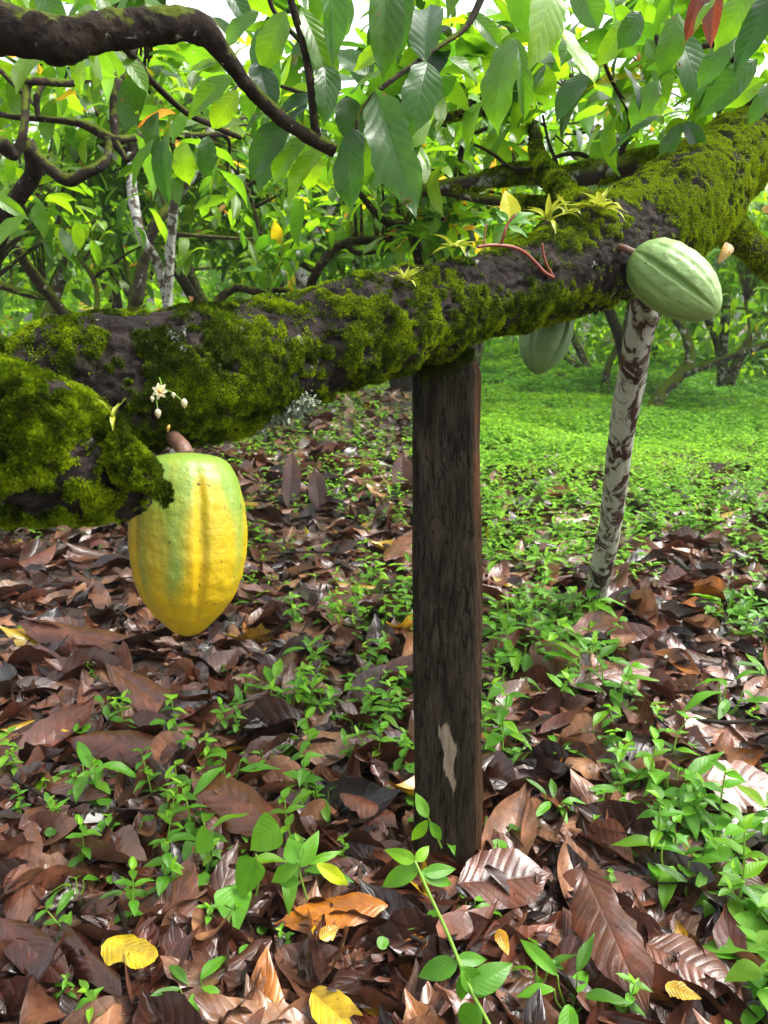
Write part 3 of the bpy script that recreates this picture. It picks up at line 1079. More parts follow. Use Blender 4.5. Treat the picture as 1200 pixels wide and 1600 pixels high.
# ------------------------------------------------------------------ foliage
LP_FAR = [leaf('cacao', 6, 2, c_, f_, .02, w_, seed=k) for k, (c_, f_, w_) in enumerate([(.5, .3, .19), (.9, .15, .2), (.2, .5, .17), (1.2, .3, .21)])]
LP_MID = [leaf('cacao', 10, 4, c_, f_, .025, w_, seed=10 + k, quilt=.006, N=8) for k, (c_, f_, w_) in enumerate([(.6, .3, .18), (1.0, .15, .2), (.25, .5, .17), (1.3, .3, .2), (.5, .1, .22)])]
LP_NEAR = [leaf('cacao', 44, 12, c_, f_, .022, w_, seed=20 + k, quilt=.006, N=8, edge=.008, ragged=rg) for k, (c_, f_, w_, rg) in enumerate([(.6, .3, .19, 0), (1.0, .2, .2, .5), (.3, .4, .18, 0), (.8, .1, .22, .3), (.15, .25, .2, .8)])]


def flushes(acc, pts, protos, Lm, per=(4, 8), droop=1.0, hue=(.45, .2), spread=.06, odd=.02):
    """a spray of drooping leaves at every twig tip"""
    pts = np.asarray(pts)
    n = rng.integers(per[0], per[1] + 1, len(pts))
    T = np.repeat(pts, n, 0)
    K = len(T)
    hb = np.repeat(np.clip(rng.normal(hue[0], hue[1], len(pts)), 0, .76), n)
    T = T + rng.normal(0, spread, (K, 3))
    az = rng.uniform(0, 2 * np.pi, K)
    dr = np.stack([np.cos(az), np.sin(az), -droop * (-.6 + 2.0 * rng.random(K) ** 1.4)], 1)
    up = np.stack([np.cos(az) * .4, np.sin(az) * .4, np.ones(K)], 1) + rng.normal(0, .3, (K, 3))
    fr = frames(dr, up)
    sc = Lm * rng.uniform(.6, 1.25, K)
    huev = np.clip(hb + rng.normal(0, .10, K), 0, .78)
    o = rng.random(K)
    huev = np.where(o < odd, rng.uniform(.86, .96, K), huev)
    tint = np.stack([huev, rng.random(K), rng.random(K)], 1)
    ch = rng.integers(0, len(protos), K)
    for q in range(len(protos)):
        s_ = ch == q
        acc.many(protos[q], fr[s_], T[s_], sc[s_], tint[s_])


def blob_pts(blobs, per_m3=None):
    out = []
    for (cx_, cy_, d, rx, ry, rd, n) in blobs:
        c_ = P(cx_, cy_, d)
        q = rng.normal(0, .5, (n, 3))
        out.append(c_ + q[:, :1] * RTV * rx * d / F + q[:, 1:2] * UPV * ry * d / F + q[:, 2:] * AX * rd)
    return np.concatenate(out)


def hero(acc, bx, by, tx, ty, wpx, d, hue, face=.0, roll=0., k=0, dd=0., bright=.5):
    """one leaf from (bx,by) to (tx,ty), wpx wide, d deep; dd = how much nearer the tip is"""
    a, b = P(bx, by, d), P(tx, ty, d - dd)
    y = b - a
    L = np.linalg.norm(y)
    hr = np.random.default_rng(int(bx * 7 + by * 3 + wpx) % 99991)
    nrm = -AX + np.array([0, 0, 1]) * face + RTV * roll + hr.normal(0, .35, 3)
    wpx *= 1.0
    hue = min(max(hue + hr.normal(-.04, .11), 0), .76) if hue < .85 else hue
    pr = LP_NEAR[k % len(LP_NEAR)]
    W_ = pr[0][:, 0].max()
    L *= 1.06
    acc.many(pr, frames(y[None], np.array([nrm])), a[None], np.array([[wpx * d / F / 2 / W_, L, L]]), np.array([[hue, bright, .5]]))


# crown of the main tree (upper right, seen above the trunk)
acc = Acc()
HR = [(850, -50, 880, 66, 84, 1.1, .62, .2, .3, 3, .05), (790, -60, 850, 60, 70, 1.15, .55, .1, -.2, 1, .0), (868, 38, 934, 122, 62, 1.15, .75, .2, .2, 4, .05), (800, 58, 750, 162, 58, 1.2, .72, .2, -.3, 1, .05), (806, 60, 834, 176, 28, 1.22, .3, .3, .4, 0, 0),
      (918, 112, 868, 178, 42, 1.3, .25, .2, 0, 2, 0), (1000, 18, 975, 70, 40, 1.4, .15, .5, 0, 0, 0), (975, 105, 1008, 168, 32, 1.4, .18, .5, .3, 2, 0), (1030, 125, 985, 185, 40, 1.4, .45, .2, 0, 3, 0),
      (1182, 92, 1102, 170, 46, 1.3, .42, .2, 0, 0, 0), (1195, 125, 1115, 172, 36, 1.35, .6, .1, 0, 1, 0), (1200, 130, 1180, 190, 30, 1.2, .25, .1, 0, 0, 0), (1095, -40, 1086, 54, 30, 1.15, 1., .2, .2, 0, 0), (1120, -30, 1108, 64, 30, 1.15, 1., .1, -.2, 2, 0), (1120, -5, 1083, 42, 14, 1.1, .6, .1, -.2, 2, 0),
      (1215, -20, 1155, 90, 44, 1.1, .05, .2, 0, 0, 0), (1180, -30, 1130, 60, 50, 1.2, .45, .2, .2, 3, 0), (1066, 192, 1026, 240, 34, 1.6, .1, .8, 0, 1, 0), (1070, 190, 1100, 235, 28, 1.6, .1, .6, 0, 2, 0), (960, 10, 985, -60, 40, 1.4, .55, .1, 0, 0, 0),
      (730, 20, 790, 65, 30, 1.3, .5, .2, 0, 0, 0), (700, 90, 760, 108, 26, 1.3, .6, .5, 0, 1, 0), (1150, 60, 1090, 120, 40, 1.3, .5, .1, 0, 3, 0), (900, -30, 935, 40, 50, 1.35, .5, .1, 0, 2, 0),
      (1040, 180, 950, 215, 20, 1.5, .35, 1, 0, 0, 0), (985, 30, 940, 95, 36, 1.5, .65, .2, 0, 0, 0), (1060, 20, 1045, 110, 46, 1.5, .5, .2, 0, 3, 0), (1010, 60, 1060, 150, 36, 1.6, .5, .2, 0, 1, 0)]
for h in HR:
    hero(acc, h[0], h[1], h[2], h[3], h[4], h[5], h[6], h[7], h[8], h[9], h[10])
flushes(acc, blob_pts([(1060, 90, 2.0, 200, 110, .5, 20), (740, 110, 2.1, 160, 110, .4, 15), (960, 0, 1.9, 300, 60, .5, 12), (1040, 225, 2.2, 90, 40, .3, 8), (1170, 60, 1.8, 100, 120, .4, 9)]), LP_MID, .15, (4, 8), 1., (.52, .22))
acc.build('crown', M['leaf_near'], tree, origin=TO)

# ------------------------------------------------------------------ overhanging branch at the upper left
ov = empty('overhanging_cacao_tree', P(-500, 300, 1.0) * np.array([1, 1, 0]), 0, 'dark bent bare branch with large drooping leaves reaching in at the upper left', 'tree')
OO = np.array(ov.location)
acc = Acc()
ptube(acc, [(-520, 900, 1.0, 70), (-480, 400, .95, 62), (-330, 120, .88, 52), (-120, 20, .84, 42), (0, 46, .82, 36), (70, 58, .82, 33), (95, 66, .82, 33), (140, 52, .83, 28), (220, 42, .85, 25), (285, 38, .87, 25), (318, 48, .88, 22),
            (345, 78, .90, 15), (375, 118, .93, 12), (410, 158, .96, 11.5), (450, 193, .99, 11), (490, 218, 1.01, 11), (524, 236, 1.02, 10)], 420, 48, .26, 3, freq=26)
ptube(acc, [(495, 216, 1.01, 8), (490, 180, 1.0, 7), (485, 130, .99, 6.5), (474, 70, .98, 6), (460, 20, .97, 6), (440, -50, .95, 6)], 60, 14, .1, 4)
ptube(acc, [(150, 30, .86, 9), (205, 85, 1.0, 6), (240, 130, 1.1, 5), (290, 175, 1.2, 5), (330, 195, 1.3, 4.5), (375, 215, 1.4, 4)], 50, 10, .1, 6)
ptube(acc, [(474, 70, .98, 4), (430, 20, 1.0, 4), (415, -20, 1.0, 3)], 24, 8, .1, 7)
ptube(acc, [(486, 135, .99, 4.5), (520, 160, 1.05, 4), (480, 148, 1.1, 4), (440, 135, 1.15, 3)], 24, 8, .1, 8)
ptube(acc, [(557, 205, 1.0, 3.2), (560, 180, 1.0, 3.2), (575, 158, 1.0, 3.6), (600, 135, 1.0, 4), (640, 105, 1.02, 4), (690, 70, 1.05, 4), (730, 40, 1.08, 5), (760, -20, 1.1, 6)], 40, 8, .1, 9)
acc.build('branch', M['branch'], ov, origin=OO)
acc = Acc()
HL = [(586, 140, 645, 322, 82, .98, .10, -.5, .1, 4, .03, .4), (556, 198, 527, 308, 56, 1.0, .2, .2, -.2, 3, .02, .4), (668, 96, 652, 172, 60, 1.0, .12, .9, -.1, 1, .05, .7), (664, 98, 668, -14, 60, 1.02, .22, .8, .1, 2, -.05, .7),
      (598, -70, 612, 100, 60, .95, .5, .1, .3, 0, 0, .3), (630, -60, 618, 80, 50, .97, .45, .1, -.5, 2, 0, .3), (516, -70, 526, 84, 42, .95, .12, .3, .2, 2, 0, .7), (468, 14, 532, 122, 50, .98, .62, -.1, .2, 0, 0, .4), (446, 18, 402, 100, 48, .97, .6, -.1, .1, 3, 0, .45),
      (400, 95, 425, 156, 44, 1.0, .15, .6, 0, 0, .03, .6), (505, 90, 521, 158, 42, 1.0, .15, .8, .1, 1, .04, .6), (490, 50, 452, 98, 36, 1.02, .1, .9, 0, 2, 0, .5), (485, 148, 426, 172, 26, 1.04, .05, 1., 0, 0, 0, .5), (480, 165, 430, 190, 26, 1.05, .08, 1.2, 0, 1, 0, .5),
      (452, 186, 380, 264, 54, 1.02, .32, .1, .1, 0, 0, .25), (478, 214, 410, 270, 42, 1.03, .58, 0, .1, 3, 0, .4), (508, 222, 443, 306, 42, 1.04, .62, 0, .1, 2, 0, .5), (500, 235, 470, 290, 34, 1.1, .66, 0, .1, 1, 0, .5),
      (605, 72, 552, 100, 28, 1.06, .6, .1, 0, 0, 0, .5), (602, 108, 548, 140, 34, 1.06, .48, .4, 0, 4, 0, .5), (540, 150, 555, 215, 50, 1.08, .4, .1, 0, 0, 0, .3), (258, 212, 246, 310, 36, 1.15, .06, .3, .3, 0, 0, .5), (242, 216, 200, 286, 20, 1.15, .4, .1, 0, 2, 0, .5),
      (286, 222, 281, 284, 40, 1.2, .62, .1, 0, 1, 0, .5), (325, 212, 322, 272, 32, 1.2, .08, .3, 0, 0, 0, .5), (366, 120, 284, 168, 38, 1.1, .5, .2, 0, 0, 0, .4), (372, 142, 328, 198, 36, 1.1, .68, .1, 0, 3, 0, .4), (430, 170, 364, 186, 28, 1.06, .06, 1.2, 0, 1, 0, .5),
      (402, 45, 428, 140, 46, 1.03, .25, .7, .1, 2, 0, .6), (178, 74, 236, 128, 34, 1.0, .55, 0, 0, 0, 0, .4), (404, 20, 338, 54, 36, 1.05, .5, .3, 0, 3, 0, .5), (360, 110, 290, 92, 26, 1.1, .6, .5, 0, 0, 0, .5), (350, 95, 300, 105, 20, 1.1, .45, .5, 0, 0, 0, .5),
      (-25, 298, 38, 333, 22, .75, .62, .5, 0, 0, 0, .6), (42, 336, -20, 388, 44, .75, .64, .3, 0, 2, 0, .6), (165, -12, 55, 24, 46, .95, .15, 1.2, 0, 1, 0, .9), (60, -20, 95, 40, 40, 1.0, .3, .6, 0, 0, 0, .5), (240, -40, 150, 12, 40, .95, .2, 1, 0, 3, 0, .8),
      (130, 95, 118, 142, 20, 1.3, .75, .1, 0, 0, 0, .5), (550, 0, 500, 60, 46, 1.1, .45, .1, 0, 1, 0, .4), (575, 120, 520, 60, 46, 1.12, .35, .3, 0, 0, 0, .4), (345, -30, 392, 26, 36, 1.1, .3, .3, 0, 0, 0, .5), (600, 200, 560, 270, 40, 1.12, .5, 0, 0, 3, 0, .3)]
for h in HL:
    hero(acc, *h)
flushes(acc, blob_pts([(480, 60, 1.7, 180, 90, .3, 9), (300, 120, 1.9, 200, 90, .4, 8), (560, 190, 1.7, 90, 80, .3, 6), (100, 10, 1.8, 200, 40, .3, 5), (640, 60, 1.8, 120, 80, .3, 6)]), LP_MID, .15, (4, 8), 1., (.52, .22))
acc.build('crown', M['leaf_near'], ov, origin=OO)

# ------------------------------------------------------------------ background cacao trees
BG = 'cacao trees standing behind the leaning trunk'


def bgtree(label, base, stems, blobs, mat, leafL=.2, hue=(.5, .18), protos=None, per=(4, 8), twigs=True, odd=.02, name='cacao_tree', snap=False):
    """stems: lists of (px, py, depth, radius_px); the first point of the first stem stands on the ground"""
    if snap:
        _, _, gd = proj(G(stems[0][0][0], stems[0][0][1]))
        k_ = gd / stems[0][0][2]
        stems = [[(a, b, d * k_, q * .62) for a, b, d, q in s_] for s_ in stems]
        mat = M['mottled']
        blobs = [(a, b, d * k_, rx, ry, rd * k_, n_) for a, b, d, rx, ry, rd, n_ in blobs]
    else:
        x0, y0, d0, r0 = stems[0][0]
        q_ = P(x0, y0, d0)
        u_, v_, w_ = proj(np.array([q_[0], q_[1] - .05, -.05]))
        stems = [[(float(u_), float(v_), float(w_), r0 * 1.25)] + list(stems[0])] + list(stems[1:])
    base = P(*stems[0][0][:3])
    root = empty(name, (base[0], base[1], 0), 0, label, 'tree', BG)
    O = np.array(root.location)
    acc = Acc()
    cl = []
    for k, s in enumerate(stems):
        cl.append(ptube(acc, s, 14 * len(s), 12, .16, k + 3))
    tips = blob_pts([(a, b, d, rx, ry, rd, int(n_ * 1.7)) for a, b, d, rx, ry, rd, n_ in blobs])
    leafL = leafL * .8
    tips = tips[tips[:, 2] > .25]
    cl = np.concatenate(cl)
    acc.build('trunk', mat, root, origin=O)
    if twigs:
        ta = Acc()
        for q in tips[::3]:
            dd = np.linalg.norm(cl - q, axis=1)
            st = cl[dd.argmin()]
            if dd.min() > 2.2:
                continue
            mid = (st + q) / 2 + np.array([0, 0, .12 * dd.min()]) + rng.normal(0, .05, 3) * dd.min()
            tube(ta, [st, mid, q + (0, 0, .02)], [.009 + .005 * dd.min(), .007, .003], 9, 5, 0)
        if ta.n:
            ta.build('twigs', M['branch'], root, origin=O)
    ca = Acc()
    flushes(ca, tips, protos or LP_FAR, leafL, per, 1., hue, odd=odd)
    ca.build('crown', M['leaf'], root, origin=O)
    return root


bgtree('dark crooked cacao tree with looping bare branches at the left edge', G(-60, 560), [
    [(-60, 560, 3.4, 26), (-20, 420, 2.9, 18), (5, 347, 2.5, 14), (28, 308, 2.4, 13), (52, 272, 2.35, 13), (50, 240, 2.3, 12), (44, 222, 2.3, 10)],
    [(46, 228, 2.3, 10), (62, 250, 2.3, 9), (85, 270, 2.3, 9), (108, 282, 2.3, 10), (135, 270, 2.3, 8), (160, 257, 2.32, 8), (170, 235, 2.35, 6), (168, 215, 2.35, 5)],
    [(0, 222, 2.2, 13), (22, 240, 2.25, 10), (37, 205, 2.25, 6), (42, 140, 2.3, 6), (55, 127, 2.3, 6), (110, 130, 2.4, 5.5), (155, 118, 2.5, 4)],
    [(-40, 170, 2.4, 5), (20, 182, 2.4, 4.5), (80, 187, 2.4, 5), (125, 193, 2.4, 6), (155, 206, 2.4, 8), (180, 218, 2.4, 7), (230, 213, 2.5, 5.5), (300, 212, 2.6, 5), (350, 210, 2.7, 4)],
    [(180, 218, 2.4, 6), (178, 180, 2.4, 7), (182, 130, 2.4, 7), (198, 95, 2.5, 6), (215, 60, 2.6, 5), (225, 0, 2.7, 5)],
    [(178, 220, 2.4, 7), (190, 238, 2.4, 5), (200, 250, 2.4, 4), (215, 232, 2.4, 3)],
    [(60, 185, 2.35, 4), (58, 150, 2.35, 5), (75, 125, 2.4, 3)],
    [(-20, 90, 2.4, 4), (30, 140, 2.4, 4), (55, 165, 2.4, 3)],
], [(80, 110, 2.9, 200, 90, .4, 22), (60, 330, 3.2, 140, 60, .4, 10), (240, 140, 3.0, 140, 90, .4, 14), (-60, 250, 3., 100, 200, .5, 12)], M['branch'], .18, (.55, .15), LP_MID, (3, 6), odd=.05)

bgtree('leaning mossy cacao tree with thin trunk at the left above the ground cover', G(112, 520), [
    [(112, 518, 5.2, 10), (100, 492, 5.0, 9), (62, 440, 4.7, 8), (25, 385, 4.3, 8), (10, 330, 4.2, 7)],
    [(-30, 435, 4.6, 7), (40, 458, 4.8, 6), (70, 465, 5.0, 5)],
    [(150, 500, 5, 4), (148, 440, 5, 4), (105, 385, 4.8, 3.5), (40, 335, 4.5, 3)],
], [(60, 350, 5.0, 150, 60, .7, 34), (20, 260, 5.0, 160, 90, .7, 34)], M['mossy'], .2, (.6, .15))

bgtree('slender white-barked cacao tree standing left of the photo centre', G(262, 500), [
    [(262, 500, 4.6, 8), (264, 430, 4.5, 7.5), (268, 360, 4.4, 7.5), (276, 310, 4.3, 8), (300, 272, 4.2, 7.5), (330, 200, 4.2, 6)],
    [(262, 480, 4.6, 6), (245, 410, 4.5, 7), (222, 370, 4.4, 7), (208, 310, 4.4, 8), (205, 240, 4.4, 6)],
], [(300, 200, 5.4, 150, 110, .8, 70), (200, 180, 5.6, 150, 100, .8, 50), (320, 350, 6.0, 140, 60, .6, 24)], M['pale'], .21, (.6, .16))
bgtree('brown-barked cacao tree forking just left of the white-barked one', G(212, 500), [
    [(210, 500, 5.0, 11), (215, 462, 4.9, 10), (226, 400, 4.8, 9), (243, 350, 4.7, 9), (262, 325, 4.7, 8), (255, 305, 4.7, 6), (240, 230, 4.7, 5)],
], [(230, 230, 5.0, 160, 80, .6, 40), (150, 330, 5.8, 140, 70, .6, 30)], M['mossy'], .2, (.5, .16))
bgtree('cacao tree with stout grey trunk half hidden behind the middle of the mossy trunk', G(474, 520), [
    [(395, 570, 6.0, 15), (468, 480, 5.9, 13), (472, 400, 5.8, 12), (462, 330, 5.8, 10), (440, 260, 5.8, 8)],
    [(474, 400, 5.8, 8), (510, 340, 5.8, 7), (540, 270, 5.8, 6)],
], [(440, 280, 6.0, 150, 100, .8, 60), (560, 260, 6.0, 150, 100, .8, 60), (400, 380, 6.5, 150, 60, .7, 30), (560, 380, 6.6, 120, 50, .6, 22)], M['pale'], .22, (.38, .18))
bgtree('cacao tree with low arching dark boughs seen right behind the middle of the mossy trunk', G(640, 560), [
    [(698, 620, 3.8, 15), (690, 540, 3.7, 13), (665, 440, 3.5, 11), (640, 360, 3.4, 8), (600, 345, 3.3, 6), (560, 300, 3.2, 5)],
    [(665, 440, 3.5, 8), (700, 330, 3.2, 7), (720, 240, 3.1, 5), (735, 160, 3.0, 4)],
    [(690, 520, 3.7, 9), (600, 500, 3.7, 8), (520, 490, 3.7, 7), (487, 455, 3.7, 7), (495, 425, 3.6, 7), (515, 395, 3.6, 7), (540, 380, 3.6, 7), (590, 374, 3.6, 6), (650, 368, 3.6, 5)],
    [(540, 382, 3.6, 5), (560, 395, 3.6, 4), (610, 390, 3.6, 3)],
    [(500, 480, 3.7, 6), (450, 455, 3.8, 4), (400, 455, 3.9, 6), (370, 450, 4.0, 6), (345, 466, 4.0, 7), (335, 490, 4.0, 6)],
    [(495, 425, 3.6, 6), (440, 395, 3.7, 4), (410, 370, 3.7, 4), (395, 320, 3.7, 3), (380, 280, 3.8, 3)],
], [(720, 230, 3.2, 130, 80, .5, 30), (640, 290, 3.4, 100, 70, .5, 24), (700, 350, 3.2, 80, 30, .3, 12), (800, 320, 3.4, 100, 40, .4, 10), (420, 300, 4.0, 140, 50, .4, 20), (580, 330, 4.0, 90, 50, .4, 22), (430, 400, 3.6, 26, 26, .2, 6), (640, 370, 4.0, 70, 30, .3, 8)], M['branch'], .16, (.5, .2), LP_MID, (4, 7), odd=.05)
bgtree('cacao tree with thick lichened trunk rising behind the crown gap at the right', G(930, 560), [
    [(990, 640, 7.0, 11), (1003, 560, 6.9, 11), (1000, 420, 6.8, 13), (955, 250, 6.5, 12), (985, 180, 6.4, 10), (1010, 110, 6.4, 7)],
    [(945, 250, 6.5, 8), (900, 150, 6.5, 6)],
], [(1010, 120, 6.6, 130, 90, .8, 46), (900, 350, 7., 160, 60, .8, 50), (860, 80, 6.8, 130, 50, .8, 16)], M['pale'], .22, (.62, .16), odd=.08)
bgtree('forked mossy cacao tree leaning over the bright ground cover at the right', G(1030, 632), [
    [(1022, 640, 5.2, 22), (1035, 612, 5.2, 17), (1060, 588, 5.2, 15), (1078, 560, 5.2, 13), (1070, 520, 5.2, 11), (1055, 495, 5.2, 10), (1040, 440, 5.2, 8)],
    [(1065, 585, 5.2, 12), (1100, 572, 5.1, 10), (1150, 555, 5.0, 9), (1205, 535, 4.9, 9), (1260, 510, 4.8, 9), (1300, 440, 4.8, 7)],
    [(1150, 555, 5.0, 6), (1170, 520, 5.0, 4), (1165, 470, 5.0, 4)],
], [(1160, 430, 5.4, 110, 60, .6, 36), (1190, 340, 5.4, 100, 80, .6, 36), (1080, 430, 5.8, 90, 50, .6, 18)], M['mossy'], .2, (.55, .18), snap=True)
bgtree('thin dark cacao tree leaning behind the lichened pole', G(945, 612), [
    [(943, 615, 6.2, 12), (950, 575, 6.2, 9), (965, 540, 6.2, 9), (980, 500, 6.2, 8), (985, 440, 6.2, 6)],
], [(980, 430, 6.6, 90, 40, .6, 20), (1050, 440, 7, 90, 50, .6, 20)], M['mossy'], .2, (.5, .18), snap=True)
bgtree('small crooked cacao tree behind the half hidden green pod', G(925, 592), [
    [(932, 598, 6.8, 12), (912, 560, 6.8, 9), (895, 525, 6.8, 9), (880, 480, 6.8, 7)],
    [(912, 575, 6.8, 6), (885, 560, 6.9, 6), (870, 540, 7, 5)],
], [(860, 440, 7.4, 120, 50, .6, 26)], M['mossy'], .2, (.5, .18), snap=True)

# a second and third row of cacao trees further back
row = [(-3.6, 7.5), (-6.2, 9.5), (-1.8, 9.2), (-4.2, 12.5), (.2, 8.6), (1.4, 12.0), (3.1, 9.4), (5.2, 11.4), (7.2, 9.8), (-7.8, 13.5), (-.8, 13.8), (5.0, 7.6), (3.6, 14.2), (-2.4, 16), (8.6, 14.5)]
where = ['third row', 'middle row']
for k, (x, y) in enumerate(row):
    b0 = np.array([x, y, float(gz(x, y))])
    root = empty('cacao_tree', (x, y, 0), 0, 'leafy cacao tree of the rows deep in the plantation background', 'tree', 'cacao trees deep in the background')
    O = np.array(root.location)
    sa, ta, tips = Acc(), Acc(), []
    H = random.uniform(2.6, 4.2)
    ns = random.choice((2, 3, 3))
    for q in range(ns):
        az = q * 6.28 / ns + random.uniform(-.6, .6)
        rr = random.uniform(.8, 1.6)
        top = b0 + np.array([math.cos(az) * rr, math.sin(az) * rr, H * random.uniform(.75, 1)])
        p1 = b0 + np.array([math.cos(az) * rr * .15, math.sin(az) * rr * .15, H * .2])
        p2_ = b0 + np.array([math.cos(az + .3) * rr * .6, math.sin(az + .3) * rr * .6, H * .5])
        tube(sa, [b0 - (0, 0, .1), p1, p2_, top], [.10, .075, .055, .03], 24, 9, .15, 4, k + q)
        for g_ in range(9):
            a2 = random.uniform(0, 6.28)
            st = p2_ * (1 - g_ / 9) + top * (g_ / 9)
            en = st + np.array([math.cos(a2), math.sin(a2), random.uniform(-.25, .6)]) * random.uniform(.5, 1.3)
            tube(ta, [st, (st + en) / 2 + (0, 0, .1), en], [.025, .016, .006], 8, 5, 0)
            tips += [en + rng.normal(0, .30, 3) for _ in range(8)]
    tips = [q_ for q_ in tips if q_[2] > .5]
    sa.build('trunk', random.choice([M['pale'], M['mottled'], M['mottled'], M['branch']]), root, origin=O)
    ta.build('limbs', M['mossy'], root, origin=O)
    ca = Acc()
    flushes(ca, np.array(tips), LP_FAR, .19, (5, 9), 1., (.62, .18), spread=.12, odd=.02)
    ca.build('crown', M['leaf'], root, origin=O)

# distant undergrowth and woods, one mass
acc = Acc()
n = 5200
az = rng.uniform(-.75, .75, n)
dist = rng.uniform(15, 30, n)
hz = rng.random(n) ** .8 * (2.2 + (dist - 15) * .22)
pts = np.stack([np.sin(az) * dist, np.cos(az) * dist, hz], 1)
cl = fbm(pts * .55, 3, 3)
pts = pts[cl > .44]
flushes(acc, pts, LP_FAR, .5, (4, 6), .9, (.68, .14), spread=.35, odd=.02)
o = acc.build('distant_woods', M['leaf'])
tag(o, 'bright green mass of far plantation foliage closing off the view', 'woods', kind='stuff')
acc = Acc()
n = 4200
az = rng.uniform(-.75, .75, n)
dist = rng.uniform(7.5, 16, n)
pts = np.stack([np.sin(az) * dist, np.cos(az) * dist, rng.random(n) ** 1.3 * 1.0 + .05], 1)
keep = (fbm(pts * .8, 2, 8) > .5) & (((az > -.3) & (az < .02)) | (dist > 12.5))
flushes(acc, pts[keep], LP_FAR, .15, (5, 8), .6, (.68, .12), spread=.13, odd=.02)
o = acc.build('undergrowth', M['leaf'])
tag(o, 'low bushy undergrowth below the background trees', 'undergrowth', kind='stuff')

# ------------------------------------------------------------------ leaf litter
def litter_density(px, py):
    """how much of the ground is leaf litter at this place"""
    k = np.ones_like(px)
    # green carpet to the right and at the far left
    edge = 742 + (px - 750) * .10
    k = np.where((px > 640) & (py < edge), np.clip(1 - (edge - py) / 45, 0, 1), k)
    k = np.where(py < 585, k * .25, k)
    return k


def litter_leaf_geo(seed, res=(22, 10)):
    r = random.Random(seed)
    return leaf('cacao', res[0], res[1], r.choice([r.uniform(-.3, .4), r.uniform(-.2, .9), r.uniform(-.8, 0)]), r.uniform(-.3, .5), r.uniform(.012, .04), r.uniform(.16, .22), quilt=r.uniform(.002, .009), N=r.choice([9, 10, 11, 12]), seed=seed,
                twist=r.uniform(-.7, .7), cup=r.uniform(-1.6, 2.2), ragged=r.choice([0, 0, .5, 1.3]), edge=r.uniform(.004, .016))


def lay_frame(rz, tilt, troll):
    y = np.array([math.cos(rz) * math.cos(tilt), math.sin(rz) * math.cos(tilt), math.sin(tilt)])
    up = np.array([random.gauss(0, .01), 0, 1.0])
    f = frames(y[None], up[None])[0]
    x, y, z = f
    ca, sa = math.cos(troll), math.sin(troll)
    return np.stack([x * ca + z * sa, y, -x * sa + z * ca], 0)


def lit_hue():
    q = random.random()
    if q < .2:
        return random.uniform(.08, .3)
    if q < .56:
        return random.uniform(.3, .6)
    if q < .78:
        return random.uniform(.6, .78)
    if q < .965:
        return random.uniform(.78, .88)
    if q < .985:
        return random.uniform(.9, .94)
    return random.uniform(.96, 1.)


